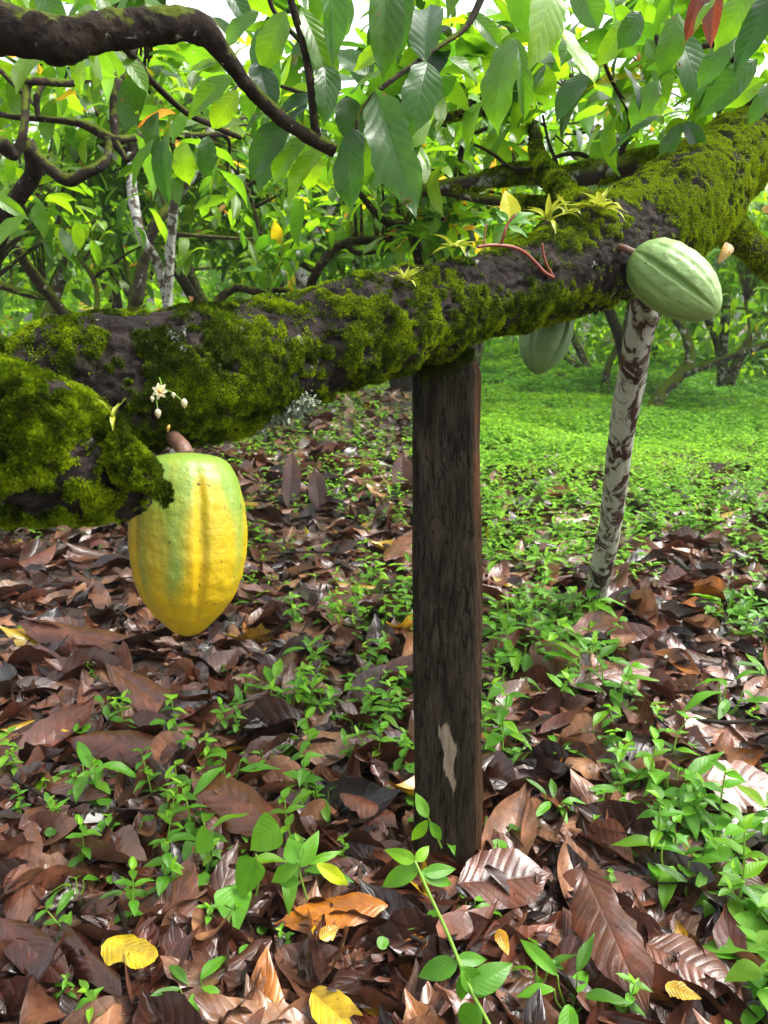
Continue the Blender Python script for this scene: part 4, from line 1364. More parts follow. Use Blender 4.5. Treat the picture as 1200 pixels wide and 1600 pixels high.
# (x0, y0, x1, y1, width px, hue, lift, roll, label)
HERO_LIT = [
    (606, 1418, 430, 1428, 52, .93, .03, .3, 'orange dead leaf lying level below the heart-shaped seedling leaves', 'orange_leaf'),
    (165, 1478, 243, 1505, 62, 1., .035, -.2, 'half curled mustard yellow leaf near the bottom left corner', 'yellow_leaf'),
    (487, 1548, 590, 1640, 60, .99, .03, .2, 'bright yellow leaf cut by the bottom edge of the photo', 'yellow_leaf'),
    (910, 1352, 1010, 1580, 108, .42, .045, .15, 'large glossy red-brown leaf standing out at the lower right', 'dead_leaf'),
    (440, 1318, 300, 1208, 82, .55, .03, .1, 'purplish ribbed dead leaf beside the heart-shaped seedling', 'dead_leaf'),
    (50, 1290, 30, 1450, 80, .68, .03, -.3, 'pale brown wrinkled leaf at the left edge near the bottom', 'dead_leaf'),
    (165, 1040, 352, 1168, 60, .62, .04, .2, 'long light brown folded leaf below the yellow pod', 'dead_leaf'),
    (280, 1182, 100, 1160, 58, .42, .035, -.2, 'russet leaf lying level under the long folded leaf', 'dead_leaf'),
    (715, 1385, 858, 1368, 85, .48, .03, .1, 'broad brown ribbed leaf with holes at the foot of the post', 'dead_leaf'),
    (1080, 1215, 1230, 1228, 70, .66, .03, .2, 'greyish ribbed wet leaf at the right edge', 'dead_leaf'),
    (1010, 1470, 1150, 1535, 85, .55, .03, -.1, 'wide brown leaf with yellow margin at the lower right', 'dead_leaf'),
    (385, 1102, 470, 1008, 46, .38, .05, .4, 'narrow reddish leaf slanting right of the yellow pod tip', 'dead_leaf'),
    (30, 975, 220, 1000, 50, .50, .03, .2, 'long brown leaf lying level left of the yellow pod', 'dead_leaf'),
    (890, 1075, 1020, 1040, 70, .70, .03, .1, 'broad tan leaf right of the foot of the lichened pole', 'dead_leaf'),
    (460, 1175, 560, 1168, 40, .80, .02, .1, 'light tan oval leaf left of the post', 'dead_leaf'),
    (880, 1415, 950, 1545, 50, .45, .03, .5, 'folded brown leaf tucked beside the large glossy red-brown one', 'dead_leaf'),
    (0, 1445, 110, 1540, 70, .35, .03, .1, 'dark red-brown leaf in the bottom left corner', 'dead_leaf'),
    (190, 1560, 90, 1440, 60, .28, .03, .2, 'dark wet leaf lying above the mustard yellow one', 'dead_leaf'),
    (600, 880, 660, 830, 40, .60, .03, .2, 'copper brown leaf touching the left side of the post', 'dead_leaf'),
    (500, 1470, 530, 1450, 24, .97, .03, .2, 'small crumpled yellow leaf under the orange one', 'yellow_leaf'),
    (360, 968, 372, 1008, 26, .86, .03, .2, 'small orange-brown oval leaf right of the yellow pod', 'dead_leaf'),
    (1040, 1535, 1095, 1560, 26, .98, .05, .2, 'small curled yellow leaf on the wide brown leaf', 'yellow_leaf'),
    (778, 1455, 792, 1492, 22, .96, .05, .4, 'small amber curled leaf left of the large glossy leaf', 'yellow_leaf'),
    (70, 1142, 128, 1146, 16, .98, .02, .1, 'thin yellow leaf strip at the left in the litter', 'yellow_leaf'),
    (290, 1600, 340, 1560, 44, .88, .02, .1, 'rust orange wet leaf at the bottom edge left of centre', 'dead_leaf'),
    (830, 1010, 905, 1045, 60, .50, .06, .6, 'curled brown leaf at the foot of the lichened pole', 'dead_leaf'),
    (170, 1250, 60, 1200, 60, .45, .03, .1, 'brown leaf behind the weed clump at the left', 'dead_leaf'),
    (30, 1300, 110, 1260, 60, .52, .02, .1, 'mottled brown leaf under the weed clump at the left', 'dead_leaf'),
    (1125, 1330, 1200, 1420, 70, .35, .03, .1, 'dark red leaf among the seedlings at the right edge', 'dead_leaf'),
    (530, 1230, 620, 1290, 50, .62, .03, -.2, 'brown leaf left of the foot of the post', 'dead_leaf'),
]
HB = []
for k, h in enumerate(HERO_LIT):
    x0, y0, x1, y1, wpx, hue, lift, roll, label, nm = h
    lift += .03
    a, b = G(x0, y0, lift), G(x1, y1, lift)
    HB.append((*((a + b) / 2)[:2], np.linalg.norm(b - a) * .75))
    a[2] = float(gz(a[0], a[1])) + lift
    b[2] = float(gz(b[0], b[1])) + lift + .004
    L = np.linalg.norm(b - a) * 1.03
    rr = random.Random(k)
    ov_ = (hue > .95)
    pr = leaf('round' if k == 1 else ('ovate' if ov_ else 'cacao'), 44, 18, rr.uniform(-.1, .45), rr.uniform(0, .25), .018, .2, quilt=.012 if not ov_ else .004, N=11, seed=k, edge=.006, cup=rr.uniform(0, .8), ragged=(.25, .7)[k % 2])
    _, _, d = proj((a + b) / 2)
    perp = np.array([x1 - x0, y1 - y0], float)
    perp /= np.linalg.norm(perp)
    # width: how a metre across the leaf shows here
    m_ = (a + b) / 2
    y_ = (b - a) / np.linalg.norm(b - a)
    x_ = np.cross(y_, [0, 0, 1.])
    x_ /= np.linalg.norm(x_)
    q0, q1 = proj(m_ - x_ * .05), proj(m_ + x_ * .05)
    ppm = math.hypot(q1[0] - q0[0], q1[1] - q0[1]) / .1
    Wm = min(wpx / ppm / 2, L * .42)
    up = np.array([0, -.25, 1.0]) + x_ * roll * .5
    acc = Acc()
    acc.many(pr, frames((b - a)[None], up[None]), a[None], np.array([[Wm / .2, L, L]]), np.array([[hue, .75, .5]]))
    o = acc.build(nm, M['litter'], origin=m_)
    tag(o, label, 'leaf', 'fallen leaves with a look of their own')

# two leaves standing upright
for (x0, y0, x1, y1, wp, hue, lab) in ((425 + 28, 800, 458, 700, 28, .5, 'brown dead leaf standing upright, the taller of two right of the yellow pod'), (500, 800, 492, 728, 28, .42, 'purple-brown dead leaf standing upright, the shorter of two right of the yellow pod'),
                                  (628, 770, 630, 706, 34, .45, 'brown dead leaf propped upright against the left side of the post')):
    a = G(x0, y0, .0)
    _, _, d = proj(a)
    b = P(x1, y1, d - .02)
    acc = Acc()
    pr = leaf('cacao', 40, 14, .25, .2, .015, .2, quilt=.012, N=11, seed=int(x0))
    L = np.linalg.norm(b - a)
    acc.many(pr, frames((b - a)[None], np.array([[.2, -1, .2]])), a[None], np.array([[wp * d / F / .4 * 1.05, L, L]]), np.array([[hue, .6, .5]]))
    tag(acc.build('dead_leaf', M['litter'], origin=a), lab, 'leaf', 'fallen leaves with a look of their own')

HB = np.array(HB)
n_lit = 9000
d_r = .75 + 7.5 * rng.random(n_lit * 3) ** 1.35
az = rng.uniform(-.62, .62, n_lit * 3)
X, Y = np.sin(az) * d_r, np.cos(az) * d_r
qx, qy, qd = proj(np.stack([X, Y, X * 0], 1))
keep = (rng.random(len(X)) < litter_density(qx, qy)) & (qx > -160) & (qx < 1360) & (qy < 1800)
X, Y, qx, qy, qd = [a[keep][:n_lit] for a in (X, Y, qx, qy, qd)]
size = rng.uniform(.12, .27, len(X)) * np.where(rng.random(len(X)) < .25, .6, 1)
inframe = (qx > -20) & (qx < 1220) & (qy < 1620)
order = np.argsort(-(size / qd) * inframe)
single = set(order[:262].tolist())
protosL = [litter_leaf_geo(100 + k) for k in range(60)]
protosS = [litter_leaf_geo(200 + k, (12, 6)) for k in range(50)]
acc = Acc()
for k in range(len(X)):
    L = float(size[k])
    lift = random.random() ** 1.4 * .038 + .004
    fr = lay_frame(random.uniform(0, 6.28), random.gauss(0, .06 if qd[k] < 1.9 else .1), random.gauss(0, .10 if qd[k] < 1.9 else .16))
    T = np.array([X[k], Y[k], float(gz(X[k], Y[k])) + lift])
    if len(HB) and (np.hypot(HB[:, 0] - X[k], HB[:, 1] - Y[k]) < HB[:, 2]).any():
        T[2] -= lift * .8
    T = T - fr[1] * L * .5
    hue = lit_hue()
    tint = np.array([[hue, random.random(), random.random()]])
    if k in single:
        a1 = Acc()
        a1.many(protosL[k % 60], fr[None], T[None], np.array([L]), tint)
        o = a1.build('dead_leaf', M['litter'], origin=T)
        if hue < .32:
            lab = 'dark wet brown cacao leaf lying in the near leaf litter'
        elif hue < .6:
            lab = 'reddish brown dead cacao leaf lying in the near leaf litter'
        elif hue < .9:
            lab = 'light tan dead cacao leaf lying in the near leaf litter'
        elif hue < .95:
            lab = 'orange dead cacao leaf lying in the near leaf litter'
        else:
            lab = 'small yellow fallen leaf lying in the near leaf litter'
        tag(o, lab, 'leaf', 'dead leaves of the near litter')
    else:
        pr = protosS[k % 50]
        acc.many(pr, fr[None], T[None], np.array([L]), tint)
# crumbs and small fragments
nf = 3500
d_r = .8 + 4.0 * rng.random(nf) ** 1.3
az = rng.uniform(-.6, .6, nf)
T = np.stack([np.sin(az) * d_r, np.cos(az) * d_r, d_r * 0], 1)
qx, qy, _ = proj(T)
T = T[rng.random(nf) < litter_density(qx, qy)]
T[:, 2] = gz(T[:, 0], T[:, 1]) + rng.random(len(T)) * .05
frag = leaf('lance', 4, 2, .5, .3, .05, .2, seed=3, ragged=1.)
acc.many(frag, frames(rng.normal(0, 1, (len(T), 3)) * np.array([1, 1, .3]), np.array([0, 0, 1.]) + rng.normal(0, .3, (len(T), 3))), T, rng.uniform(.015, .06, len(T)), np.stack([rng.uniform(.1, .8, len(T)), rng.random(len(T)), rng.random(len(T))], 1))
o = acc.build('leaf_litter', M['litter'])
tag(o, 'thick carpet of wet brown cacao leaves covering the ground', 'leaf litter', kind='stuff')

# thin dead sticks
STK = [([(20, 1220), (80, 1243), (180, 1262), (240, 1268)], 3.2, 'dark bent stick in the litter at the left edge'), ([(1020, 1115), (1080, 1128), (1150, 1133), (1230, 1122)], 3.0, 'dark thin stick crossing the litter at the right edge'),
       ([(640, 1465), (700, 1500), (800, 1570), (900, 1600)], 3.2, 'dark stick slanting down behind the tall bright seedling'), ([(905, 1230), (912, 1290), (935, 1350)], 2.6, 'thin dark twig leaning above the large red-brown leaf'),
       ([(415, 870), (470, 862), (540, 868), (600, 880)], 1.5, 'long fine twig lying between the yellow pod and the post'), ([(470, 990), (490, 960), (505, 900)], 1.4, 'fine upright twig left of the post')]
for k, (pp, rr, lab) in enumerate(STK):
    a = Acc()
    g0 = G(*pp[0])
    pts = []
    for j, (x, y) in enumerate(pp):
        q = G(x, y, .05)
        pts.append(q + np.array([0, 0, random.uniform(-.008, .012)]))
    _, _, d = proj(g0)
    tube(a, pts, [rr * d / F] * len(pts), 40, 8, .2, 9, k)
    tag(a.build('dead_stick', M['twig'], origin=g0), lab, 'stick', 'sticks on the ground')

# ------------------------------------------------------------------ seedlings and ground cover
HO = [leaf('ovate', 14, 8, c_, f_, .02, w_, quilt=.006, N=6, seed=40 + k) for k, (c_, f_, w_) in enumerate([(.5, .25, .24), (.9, .2, .28), (.2, .35, .22)])]
HLn = [leaf('lance', 16, 8, c_, f_, .02, w_, quilt=.004, N=6, seed=50 + k) for k, (c_, f_, w_) in enumerate([(.6, .25, .16), (1.1, .2, .18), (.2, .3, .15)])]
HH = [leaf('heart', 24, 12, c_, .12, .02, .42, quilt=.01, N=4, seed=60 + k) for k, c_ in enumerate((.3, .6))]
HR_ = [leaf('round', 10, 8, .2, .1, .03, .48, seed=70, edge=.03)]
HS = [leaf('ovate', 3, 2, .6, .3, .0, .27, seed=80), leaf('lance', 3, 2, .5, .3, 0, .18, seed=81), leaf('ovate', 3, 2, .2, .4, 0, .3, seed=82)]


def plant_geo(kind, seed, H=.1, Ls=.05, lean=(0, 0)):
    """returns (stem Acc, leaf Acc) of one seedling standing at the origin"""
    r = np.random.default_rng(seed)
    sa, la = Acc(), Acc()

    def put(prs, base, az, el, L, hue=None):
        dr = np.array([math.cos(az) * math.cos(el), math.sin(az) * math.cos(el), math.sin(el)])
        up = np.array([-math.cos(az) * math.sin(el), -math.sin(az) * math.sin(el), math.cos(el)]) + r.normal(0, .15, 3) + np.array([0, 0, .3])
        la.many(prs[int(r.integers(len(prs)))], frames(dr[None], up[None]), base[None], np.array([L]), np.array([[hue if hue is not None else np.clip(r.normal(.5, .16), 0, .9), r.random(), 0]]))
    if kind == 'pair':
        n = int(r.integers(3, 6))
        tip = np.array([lean[0] + r.normal(0, .015), lean[1] + r.normal(0, .015), H])
        pts = catmull([np.zeros(3), tip * .5 + np.array([r.normal(0, .006), r.normal(0, .006), 0]), tip], n + 1)
        tube(sa, pts, np.linspace(.0018, .001, n + 1), 14, 6, 0)
        az0 = r.uniform(0, 3)
        for k in range(1, n + 1):
            az = az0 + k * 1.57 + r.normal(0, .2)
            for s in (0, math.pi):
                put(HO, pts[k], az + s, r.uniform(-.1, .5), Ls * (.65 + .35 * (1 - k / n) + .1) * r.uniform(.8, 1.1))
        put(HO, pts[-1], az0, .9, Ls * .5, .85)
    elif kind == 'lance':
        n = int(r.integers(4, 8))
        for k in range(n):
            az = k * 2.4 + r.normal(0, .3)
            b = np.array([math.cos(az), math.sin(az), 0]) * .006
            h = H * r.uniform(.4, 1)
            m_ = np.array([math.cos(az) * h * .35, math.sin(az) * h * .35, h])
            tube(sa, [b * 0, m_ * .55 + b, m_], [.0016, .0014, .0011], 8, 5, 0)
            put(HLn, m_, az, r.uniform(-.4, .5), Ls * r.uniform(.8, 1.25))
    elif kind == 'heart':
        n = int(r.integers(1, 4))
        for k in range(n):
            az = k * 2.2 + r.uniform(0, 1)
            m_ = np.array([math.cos(az) * H * .4, math.sin(az) * H * .4, H * r.uniform(.7, 1.)])
            tube(sa, [np.zeros(3), m_ * .6, m_], [.0016, .0014, .0012], 8, 5, 0)
            put(HH, m_, az, r.uniform(-.3, .1), Ls * r.uniform(.8, 1.1), r.uniform(.4, .65))
    elif kind == 'round':
        n = int(r.integers(2, 5))
        for k in range(n):
            az = k * 2.2 + r.uniform(0, 1)
            m_ = np.array([math.cos(az) * H * .5, math.sin(az) * H * .5, H * r.uniform(.5, 1.)])
            tube(sa, [np.zeros(3), m_ * .6, m_], [.0012, .0011, .001], 8, 5, 0)
            put(HR_, m_, az, r.uniform(-.3, .2), Ls * r.uniform(.7, 1.1), r.uniform(.3, .5))
    return sa, la


SEED_LABEL = {'pair': 'bright green seedling with paired oval leaves growing through the litter', 'lance': 'low tuft of narrow glossy green leaves growing through the litter',
              'heart': 'seedling with heart-shaped green leaves in the litter', 'round': 'small round-leaved green weed in the litter'}
PROTO = {}
for kd, cnt in (('pair', 10), ('lance', 7), ('heart', 3), ('round', 4)):
    for k in range(cnt):
        H_ = {'pair': .09, 'lance': .055, 'heart': .05, 'round': .04}[kd] * random.uniform(.7, 1.4)
        L_ = {'pair': .042, 'lance': .062, 'heart': .06, 'round': .035}[kd]
        PROTO.setdefault(kd, []).append(plant_geo(kd, 300 + k * 7 + len(kd), H_, L_))
FIRST = {}


def seedling(kd, k, loc, s, rz, label=None, group='seedlings in the leaf litter', tilt=0.):
    key = (kd, k)
    root = empty('seedling', loc, rz, label or SEED_LABEL[kd], 'seedling', group)
    root.scale = (s, s, s)
    root.rotation_euler = (tilt, tilt * .6, rz)
    if key not in FIRST:
        sa, la = PROTO[kd][k]
        a = sa.build('stem', M['stem'], root)
        b = la.build('foliage', M['herb'], root)
        FIRST[key] = (a, b)
    else:
        for q in FIRST[key]:
            c_ = q.copy()
            COL.objects.link(c_)
            c_.parent = root
    return root


def cover_density(px, py):
    """how thick the seedlings stand"""
    d = .38 + 0 * px
    d = np.where((px > 740), .8, d)
    d = np.where((px > 740) & (py > 1150), 1.1 * np.clip((px - 720) / 330, .35, 1) + .0, d)
    d = np.where((px > 560) & (px < 760) & (py > 850) & (py < 1180), .55, d)
    d = np.where((px > 380) & (px < 650) & (py < 900), .22, d)
    d = np.where((py > 1380) & (px > 640) & (px < 1100), .12, d)
    edge = 742 + (px - 750) * .10
    d = np.where((px > 640) & (py < edge), 1., d)
    d = np.where((px < 640) & (py < 590), .9, d)
    return d


HERO_SEED = [  # px, py, kind, size, label
    (330, 1385, 'pair', 1.0), (378, 1425, 'heart', 1.7), (318, 1350, 'heart', 1.1), (470, 1400, 'lance', 1.7), (505, 1280, 'lance', 1.2), (450, 1490, 'pair', .7),
    (200, 1120, 'pair', .6), (150, 1075, 'pair', .8), (375, 1170, 'pair', 1.1), (300, 1210, 'pair', .9), (350, 1065, 'pair', .5), (130, 1370, 'pair', 1.3), (95, 1300, 'pair', 1.1), (180, 1330, 'pair', 1.1), (205, 1430, 'lance', .9), (75, 1200, 'round', .8),
    (560, 1110, 'pair', 1.2), (620, 1090, 'pair', 1.2), (605, 1150, 'round', 1.), (110, 1590, 'pair', .7), (730, 1460, 'lance', 1.1), (690, 1310, 'lance', 1.), (655, 1460, 'round', 1.), (860, 1290, 'lance', 1.2), (835, 1210, 'lance', 1.5),
    (975, 1250, 'pair', 2.0), (1060, 1290, 'pair', 1.8), (1100, 1370, 'pair', 1.6), (1080, 1420, 'lance', 1.4), (1170, 1530, 'lance', 1.6), (890, 1600, 'lance', 1.5), (960, 1610, 'pair', 1.2), (840, 1560, 'lance', 1.), (950, 1390, 'pair', .8), (800, 1180, 'lance', 1.3),
    (880, 975, 'lance', 2.6), (930, 960, 'lance', 2.0), (950, 1010, 'pair', 1.2), (1190, 1330, 'pair', 1.4), (1180, 1440, 'round', 1.2), (600, 1480, 'round', 1.1), (60, 1550, 'round', .8), (850, 1000, 'pair', 1.),
    (400, 745, 'round', 2.), (430, 790, 'round', 1.8), (555, 790, 'round', 1.5), (590, 815, 'round', 1.5), (515, 1190, 'round', .5), (20, 1000, 'round', 1.1), (15, 945, 'round', 1.), (500, 950, 'lance', .7), (600, 1020, 'pair', 1.1), (630, 930, 'pair', 1.), (580, 960, 'pair', 1.)]
cntr = 0
for k, (x, y, kd, s) in enumerate(HERO_SEED):
    g = G(x, y)
    g[2] = float(gz(g[0], g[1])) + .012
    seedling(kd, k % len(PROTO[kd]), g, s * .8, random.uniform(0, 6.28), tilt=random.uniform(-.2, .2))
    cntr += 1

# scattered by density; the largest in view stand alone, the rest is one mass
N_ = 26000
d_r = .8 + 6.5 * rng.random(N_) ** .75
az = rng.uniform(-.60, .60, N_)
X, Y = np.sin(az) * d_r, np.cos(az) * d_r
qx, qy, qd = proj(np.stack([X, Y, X * 0], 1))
cl = fbm(np.stack([X, Y, X * 0], 1) * 2.2, 3, 71)
dens = cover_density(qx, qy) * np.clip((cl - .40) * 6, .03, 1.3)
keep = (rng.random(N_) < dens * .24 * np.clip(d_r / 2.2, .45, 2.2)) & (qx > -120) & (qx < 1320) & (qy < 1680)
X, Y, qx, qy, qd = [a[keep] for a in (X, Y, qx, qy, qd)]
sz = rng.uniform(.5, 1.35, len(X)) * np.where((qx > 740) & (qy > 950), 1.35, 1)
order = np.argsort(-(sz / qd) * ((qx > 0) & (qx < 1200) & (qy < 1600)))
single = set(order[:246 - cntr + 54].tolist())
kinds = ['pair'] * 7 + ['lance'] * 3 + ['round'] * 2
if True:
    near_hero = np.zeros(len(X), bool)
    for hx, hy, hr_ in HB[:12]:
        near_hero |= np.hypot(X - hx, Y - hy) < .09
sa_all, la_all = Acc(), Acc()
for k in range(len(X)):
    kd = random.choice(kinds)
    if near_hero[k]:
        continue
    g = np.array([X[k], Y[k], float(gz(X[k], Y[k])) + .012])
    if k in single:
        seedling(kd, random.randrange(len(PROTO[kd])), g, float(sz[k]), random.uniform(0, 6.28), tilt=random.uniform(-.25, .25))
    else:
        sa, la = PROTO[kd][random.randrange(len(PROTO[kd]))]
        a = random.uniform(0, 6.28)
        Rz = np.array([[math.cos(a), math.sin(a), 0], [-math.sin(a), math.cos(a), 0], [0, 0, 1]])
        for src, dst in ((la, la_all),):
            for v_, f_, u_, t_ in zip(src.v, src.f, src.uv, src.t):
                pass
            v_ = np.concatenate(src.v) * sz[k] @ Rz + g
            f_ = np.concatenate(src.f)
            dst.add(v_, f_, np.concatenate(src.uv), np.concatenate(src.t))
print('seedlings mass', len(X) - len(single))
o = la_all.build('ground_cover', M['herb_far'])
tag(o, 'scattered small green weeds growing through the leaf litter further back', 'weeds', kind='stuff')

# dense carpet of tiny-leaved weeds
def carpet(name, N, rmin, rmax, seedfn, L, label):
    d_r = rmin + (rmax - rmin) * rng.random(N) ** 1.25
    az = rng.uniform(-.66, .66, N)
    X, Y = np.sin(az) * d_r, np.cos(az) * d_r
    qx, qy, qd = proj(np.stack([X, Y, X * 0], 1))
    keep = rng.random(N) < seedfn(qx, qy)
    X, Y, qd = X[keep], Y[keep], qd[keep]
    K = len(X)
    hgt = .03 + .24 * np.clip(fbm(np.stack([X, Y, X * 0], 1) * 1.3, 3, 15) - .3, 0, 1)
    per = 7
    T = np.repeat(np.stack([X, Y, gz(X, Y)], 1), per, 0)
    hh = np.repeat(hgt, per)
    kk = K * per
    T = T + np.stack([rng.normal(0, .03, kk), rng.normal(0, .03, kk), hh * rng.uniform(.3, 1.3, kk)], 1) * np.array([1, 1, 1])
    az = rng.uniform(0, 6.28, kk)
    dr = np.stack([np.cos(az), np.sin(az), rng.uniform(-.4, .7, kk)], 1)
    fr = frames(dr, np.array([0, 0, 1.]) + rng.normal(0, .35, (kk, 3)))
    sc = L * rng.uniform(.6, 1.3, kk) * np.repeat(np.clip(qd / 6, .8, 2.4), per)
    hb = np.repeat(np.clip(rng.normal(.5, .15, K) + (fbm(np.stack([X, Y, X * 0], 1) * .8, 2, 19) - .5) * 1.2, 0, .9), per)
    tint = np.stack([hb, rng.random(kk), rng.random(kk)], 1)
    acc = Acc()
    ch = rng.integers(0, 3, kk)
    for q in range(3):
        s_ = ch == q
        acc.many(HS[q], fr[s_], T[s_], sc[s_], tint[s_])
    tag(acc.build(name, M['herb_far']), label, 'ground cover', kind='stuff')


def green_zone(px, py):
    edge = 748 + (px - 750) * .10
    k = np.where((px > 640), np.clip((edge + 60 - py) / 120, 0, 1) ** 1.5, 0.)
    k = np.where((px < 660), np.clip((600 - py) / 30, 0, .9), k)
    k = np.where((px > 380) & (px < 660) & (py > 600) & (py < 730), .05, k)
    return k


carpet('green_carpet', 52000, 2.6, 22, green_zone, .042, 'bright green carpet of small-leaved weeds beyond the leaf litter')

# grass tuft right of the pod
g = G(465, 712)
root = empty('grass_tuft', g, 0, 'tuft of thin green grass blades under the mossy trunk left of the post', 'grass')
acc = Acc()
bl = leaf('blade', 8, 2, 1.1, .2, 0, .02, seed=2)
K = 70
az = rng.uniform(0, 6.28, K)
acc.many(bl, frames(np.stack([np.cos(az), np.sin(az), rng.uniform(.5, 2, K)], 1), np.array([0, 0, 1.]) + rng.normal(0, .2, (K, 3))), g + rng.normal(0, .02, (K, 3)) * np.array([1, 1, 0]), rng.uniform(.12, .24, K), np.stack([rng.uniform(.2, .8, K), rng.random(K), rng.random(K)], 1))
acc.build('blades', M['herb'], root, origin=g)

# tall bright seedling in front of the post
def stalk_plant(label, path, rad, leaves, name='tall_seedling', kind='herb'):
    b = P(*path[0][:3])
    root = empty(name, b, 0, label, 'seedling')
    a = Acc()
    tube(a, [P(*q) for q in path], [r_ * q[2] / F for q, r_ in zip(path, rad)], 50, 10, 0)
    a.build('stem', M['stem'], root, origin=b)
    a = Acc()
    for (bx, by, tx, ty, wp, d, hue, face, shp) in leaves:
        p0, p1 = P(bx, by, d), P(tx, ty, d + .01)
        L = np.linalg.norm(p1 - p0)
        pr = {'o': HO[0], 'l': HLn[0], 'h': HH[0], 'o2': HO[2]}[shp]
        W_ = pr[0][:, 0].max()
        a.many(pr, frames((p1 - p0)[None], (-AX + np.array([0, 0, 1.]) * face)[None]), p0[None], np.array([[wp * d / F / 2 / W_, L * 1.05, L]]), np.array([[hue, .6, .5]]))
    a.build('foliage', M[kind], root, origin=b)


stalk_plant('tall bright green seedling rising from the bottom edge in front of the post', [(775, 1620, 1.06), (735, 1545, 1.07), (700, 1460, 1.09), (672, 1400, 1.10), (648, 1345, 1.11)], [3.2, 3, 2.8, 2.6, 2.2], [
    (650, 1345, 600, 1328, 22, 1.11, .75, .4, 'o'), (650, 1345, 672, 1322, 18, 1.11, .85, .3, 'o'), (655, 1355, 590, 1385, 30, 1.11, .55, .9, 'o'), (658, 1362, 712, 1382, 26, 1.11, .5, .9, 'o'), (662, 1365, 715, 1355, 22, 1.11, .45, .9, 'o'),
    (715, 1505, 648, 1525, 34, 1.08, .3, 1., 'o'), (720, 1512, 760, 1560, 34, 1.07, .35, .8, 'o2'), (724, 1520, 722, 1575, 22, 1.07, .4, .4, 'o'), (735, 1545, 802, 1505, 40, 1.07, .35, .9, 'o'), (712, 1500, 765, 1498, 22, 1.08, .4, 1., 'o'), (748, 1572, 715, 1610, 40, 1.06, .4, .8, 'o')])
stalk_plant('sprig of three narrow leaves at the left foot of the post', [(690, 1325, 1.42), (675, 1290, 1.38), (668, 1275, 1.36)], [1.4, 1.2, 1.], [
    (668, 1278, 650, 1240, 20, 1.36, .6, .3, 'l'), (672, 1285, 694, 1318, 17, 1.37, .5, .5, 'l'), (668, 1282, 640, 1320, 19, 1.37, .75, .3, 'l')], name='sprig')
stalk_plant('pair of glossy heart-shaped leaves left of centre in the foreground litter', [(400, 1400, 1.2), (405, 1370, 1.18), (400, 1335, 1.16)], [1.5, 1.4, 1.2], [
    (435, 1288, 386, 1330, 56, 1.16, .6, .7, 'h'), (398, 1340, 372, 1408, 48, 1.17, .5, .5, 'h'), (330, 1302, 302, 1334, 40, 1.2, .55, .9, 'h')], name='heart_leaved_seedling')
stalk_plant('seedling with a long yellow-green leaf bending over the orange leaf', [(480, 1405, 1.15), (470, 1370, 1.14), (465, 1345, 1.13)], [1.6, 1.5, 1.3], [
    (466, 1350, 450, 1310, 34, 1.13, .5, .5, 'l'), (470, 1355, 496, 1300, 26, 1.13, .55, .5, 'l'), (466, 1352, 415, 1380, 26, 1.13, .6, .7, 'l'), (495, 1350, 552, 1385, 24, 1.12, .93, .9, 'l'), (480, 1350, 535, 1328, 14, 1.14, .6, .7, 'l'), (468, 1380, 428, 1372, 22, 1.14, .45, .8, 'l')], name='broad_leaved_seedling')

# ------------------------------------------------------------------ small plants on the trunk
def bromeliad(px, py, d, s, n, label, hue=0., seed=0):
    b = P(px, py, d)
    root = empty('bromeliad', b, 0, label, 'bromeliad', 'small plants growing on the mossy trunk')
    r = np.random.default_rng(seed)
    a = Acc()
    bl_ = [leaf('blade', 14, 4, c_, .5, .02, .10, seed=k) for k, c_ in enumerate((.3, .8, 1.3))]
    for k in range(n):
        az = k * 2.4 + r.uniform(0, .5)
        el = r.uniform(.1, 1.3)
        dr = np.array([math.cos(az) * math.cos(el), math.sin(az) * math.cos(el), math.sin(el)])
        up = np.array([-math.cos(az) * .6, -math.sin(az) * .6, 1.])
        a.many(bl_[k % 3], frames(dr[None], up[None]), b[None], np.array([[s * 1.1, s * r.uniform(.7, 1.2), s]]), np.array([[.5, .5, .5]]))
    a.build('rosette', M['brom'], root, origin=b)


bromeliad(936, 328, 1.40, .065, 12, 'largest yellow-green bromeliad, on the trunk beside the upper right knob', seed=1)
bromeliad(856, 346, 1.36, .058, 11, 'yellow-green bromeliad between the yellow leaf and the largest bromeliad', seed=2)
bromeliad(886, 334, 1.41, .045, 8, 'reddish-tipped bromeliad just left of the largest one', seed=6)
bromeliad(710, 388, 1.22, .050, 9, 'pale spiky bromeliad left of the red-stemmed climber on the trunk', seed=3)
bromeliad(634, 440, 1.13, .032, 11, 'tiny star-shaped bromeliad on moss above the post', seed=4)
bromeliad(176, 652, .66, .022, 5, 'tiny green sprout on the broken stub left of the yellow pod', seed=5)

root = empty('red_stemmed_climber', P(865, 432, 1.38), 0, 'red-stemmed climbing plant with small green leaves and one yellow leaf on top of the trunk', 'climber')
RO = np.array(root.location)
a = Acc()
ptube(a, [(865, 434, 1.330, 2.6), (850, 425, 1.315, 2.8), (838, 412, 1.305, 2.8), (820, 395, 1.290, 2.8), (800, 386, 1.265, 2.8), (770, 383, 1.245, 2.6), (745, 386, 1.235, 2.0)], 60, 8, .1, 1)
ptube(a, [(782, 385, 1.255, 2.8), (788, 365, 1.245, 2.4), (793, 350, 1.245, 2.0), (806, 335, 1.245, 1.8)], 24, 8, 0)
ptube(a, [(865, 434, 1.330, 2.4), (852, 408, 1.315, 2.), (847, 380, 1.305, 1.5)], 24, 8, 0)
ptube(a, [(757, 384, 1.245, 1.5), (757, 372, 1.245, 1.3), (760, 350, 1.245, 1.1)], 16, 8, 0)
a.build('stem', M['redstem'], root, origin=RO)
a = Acc()
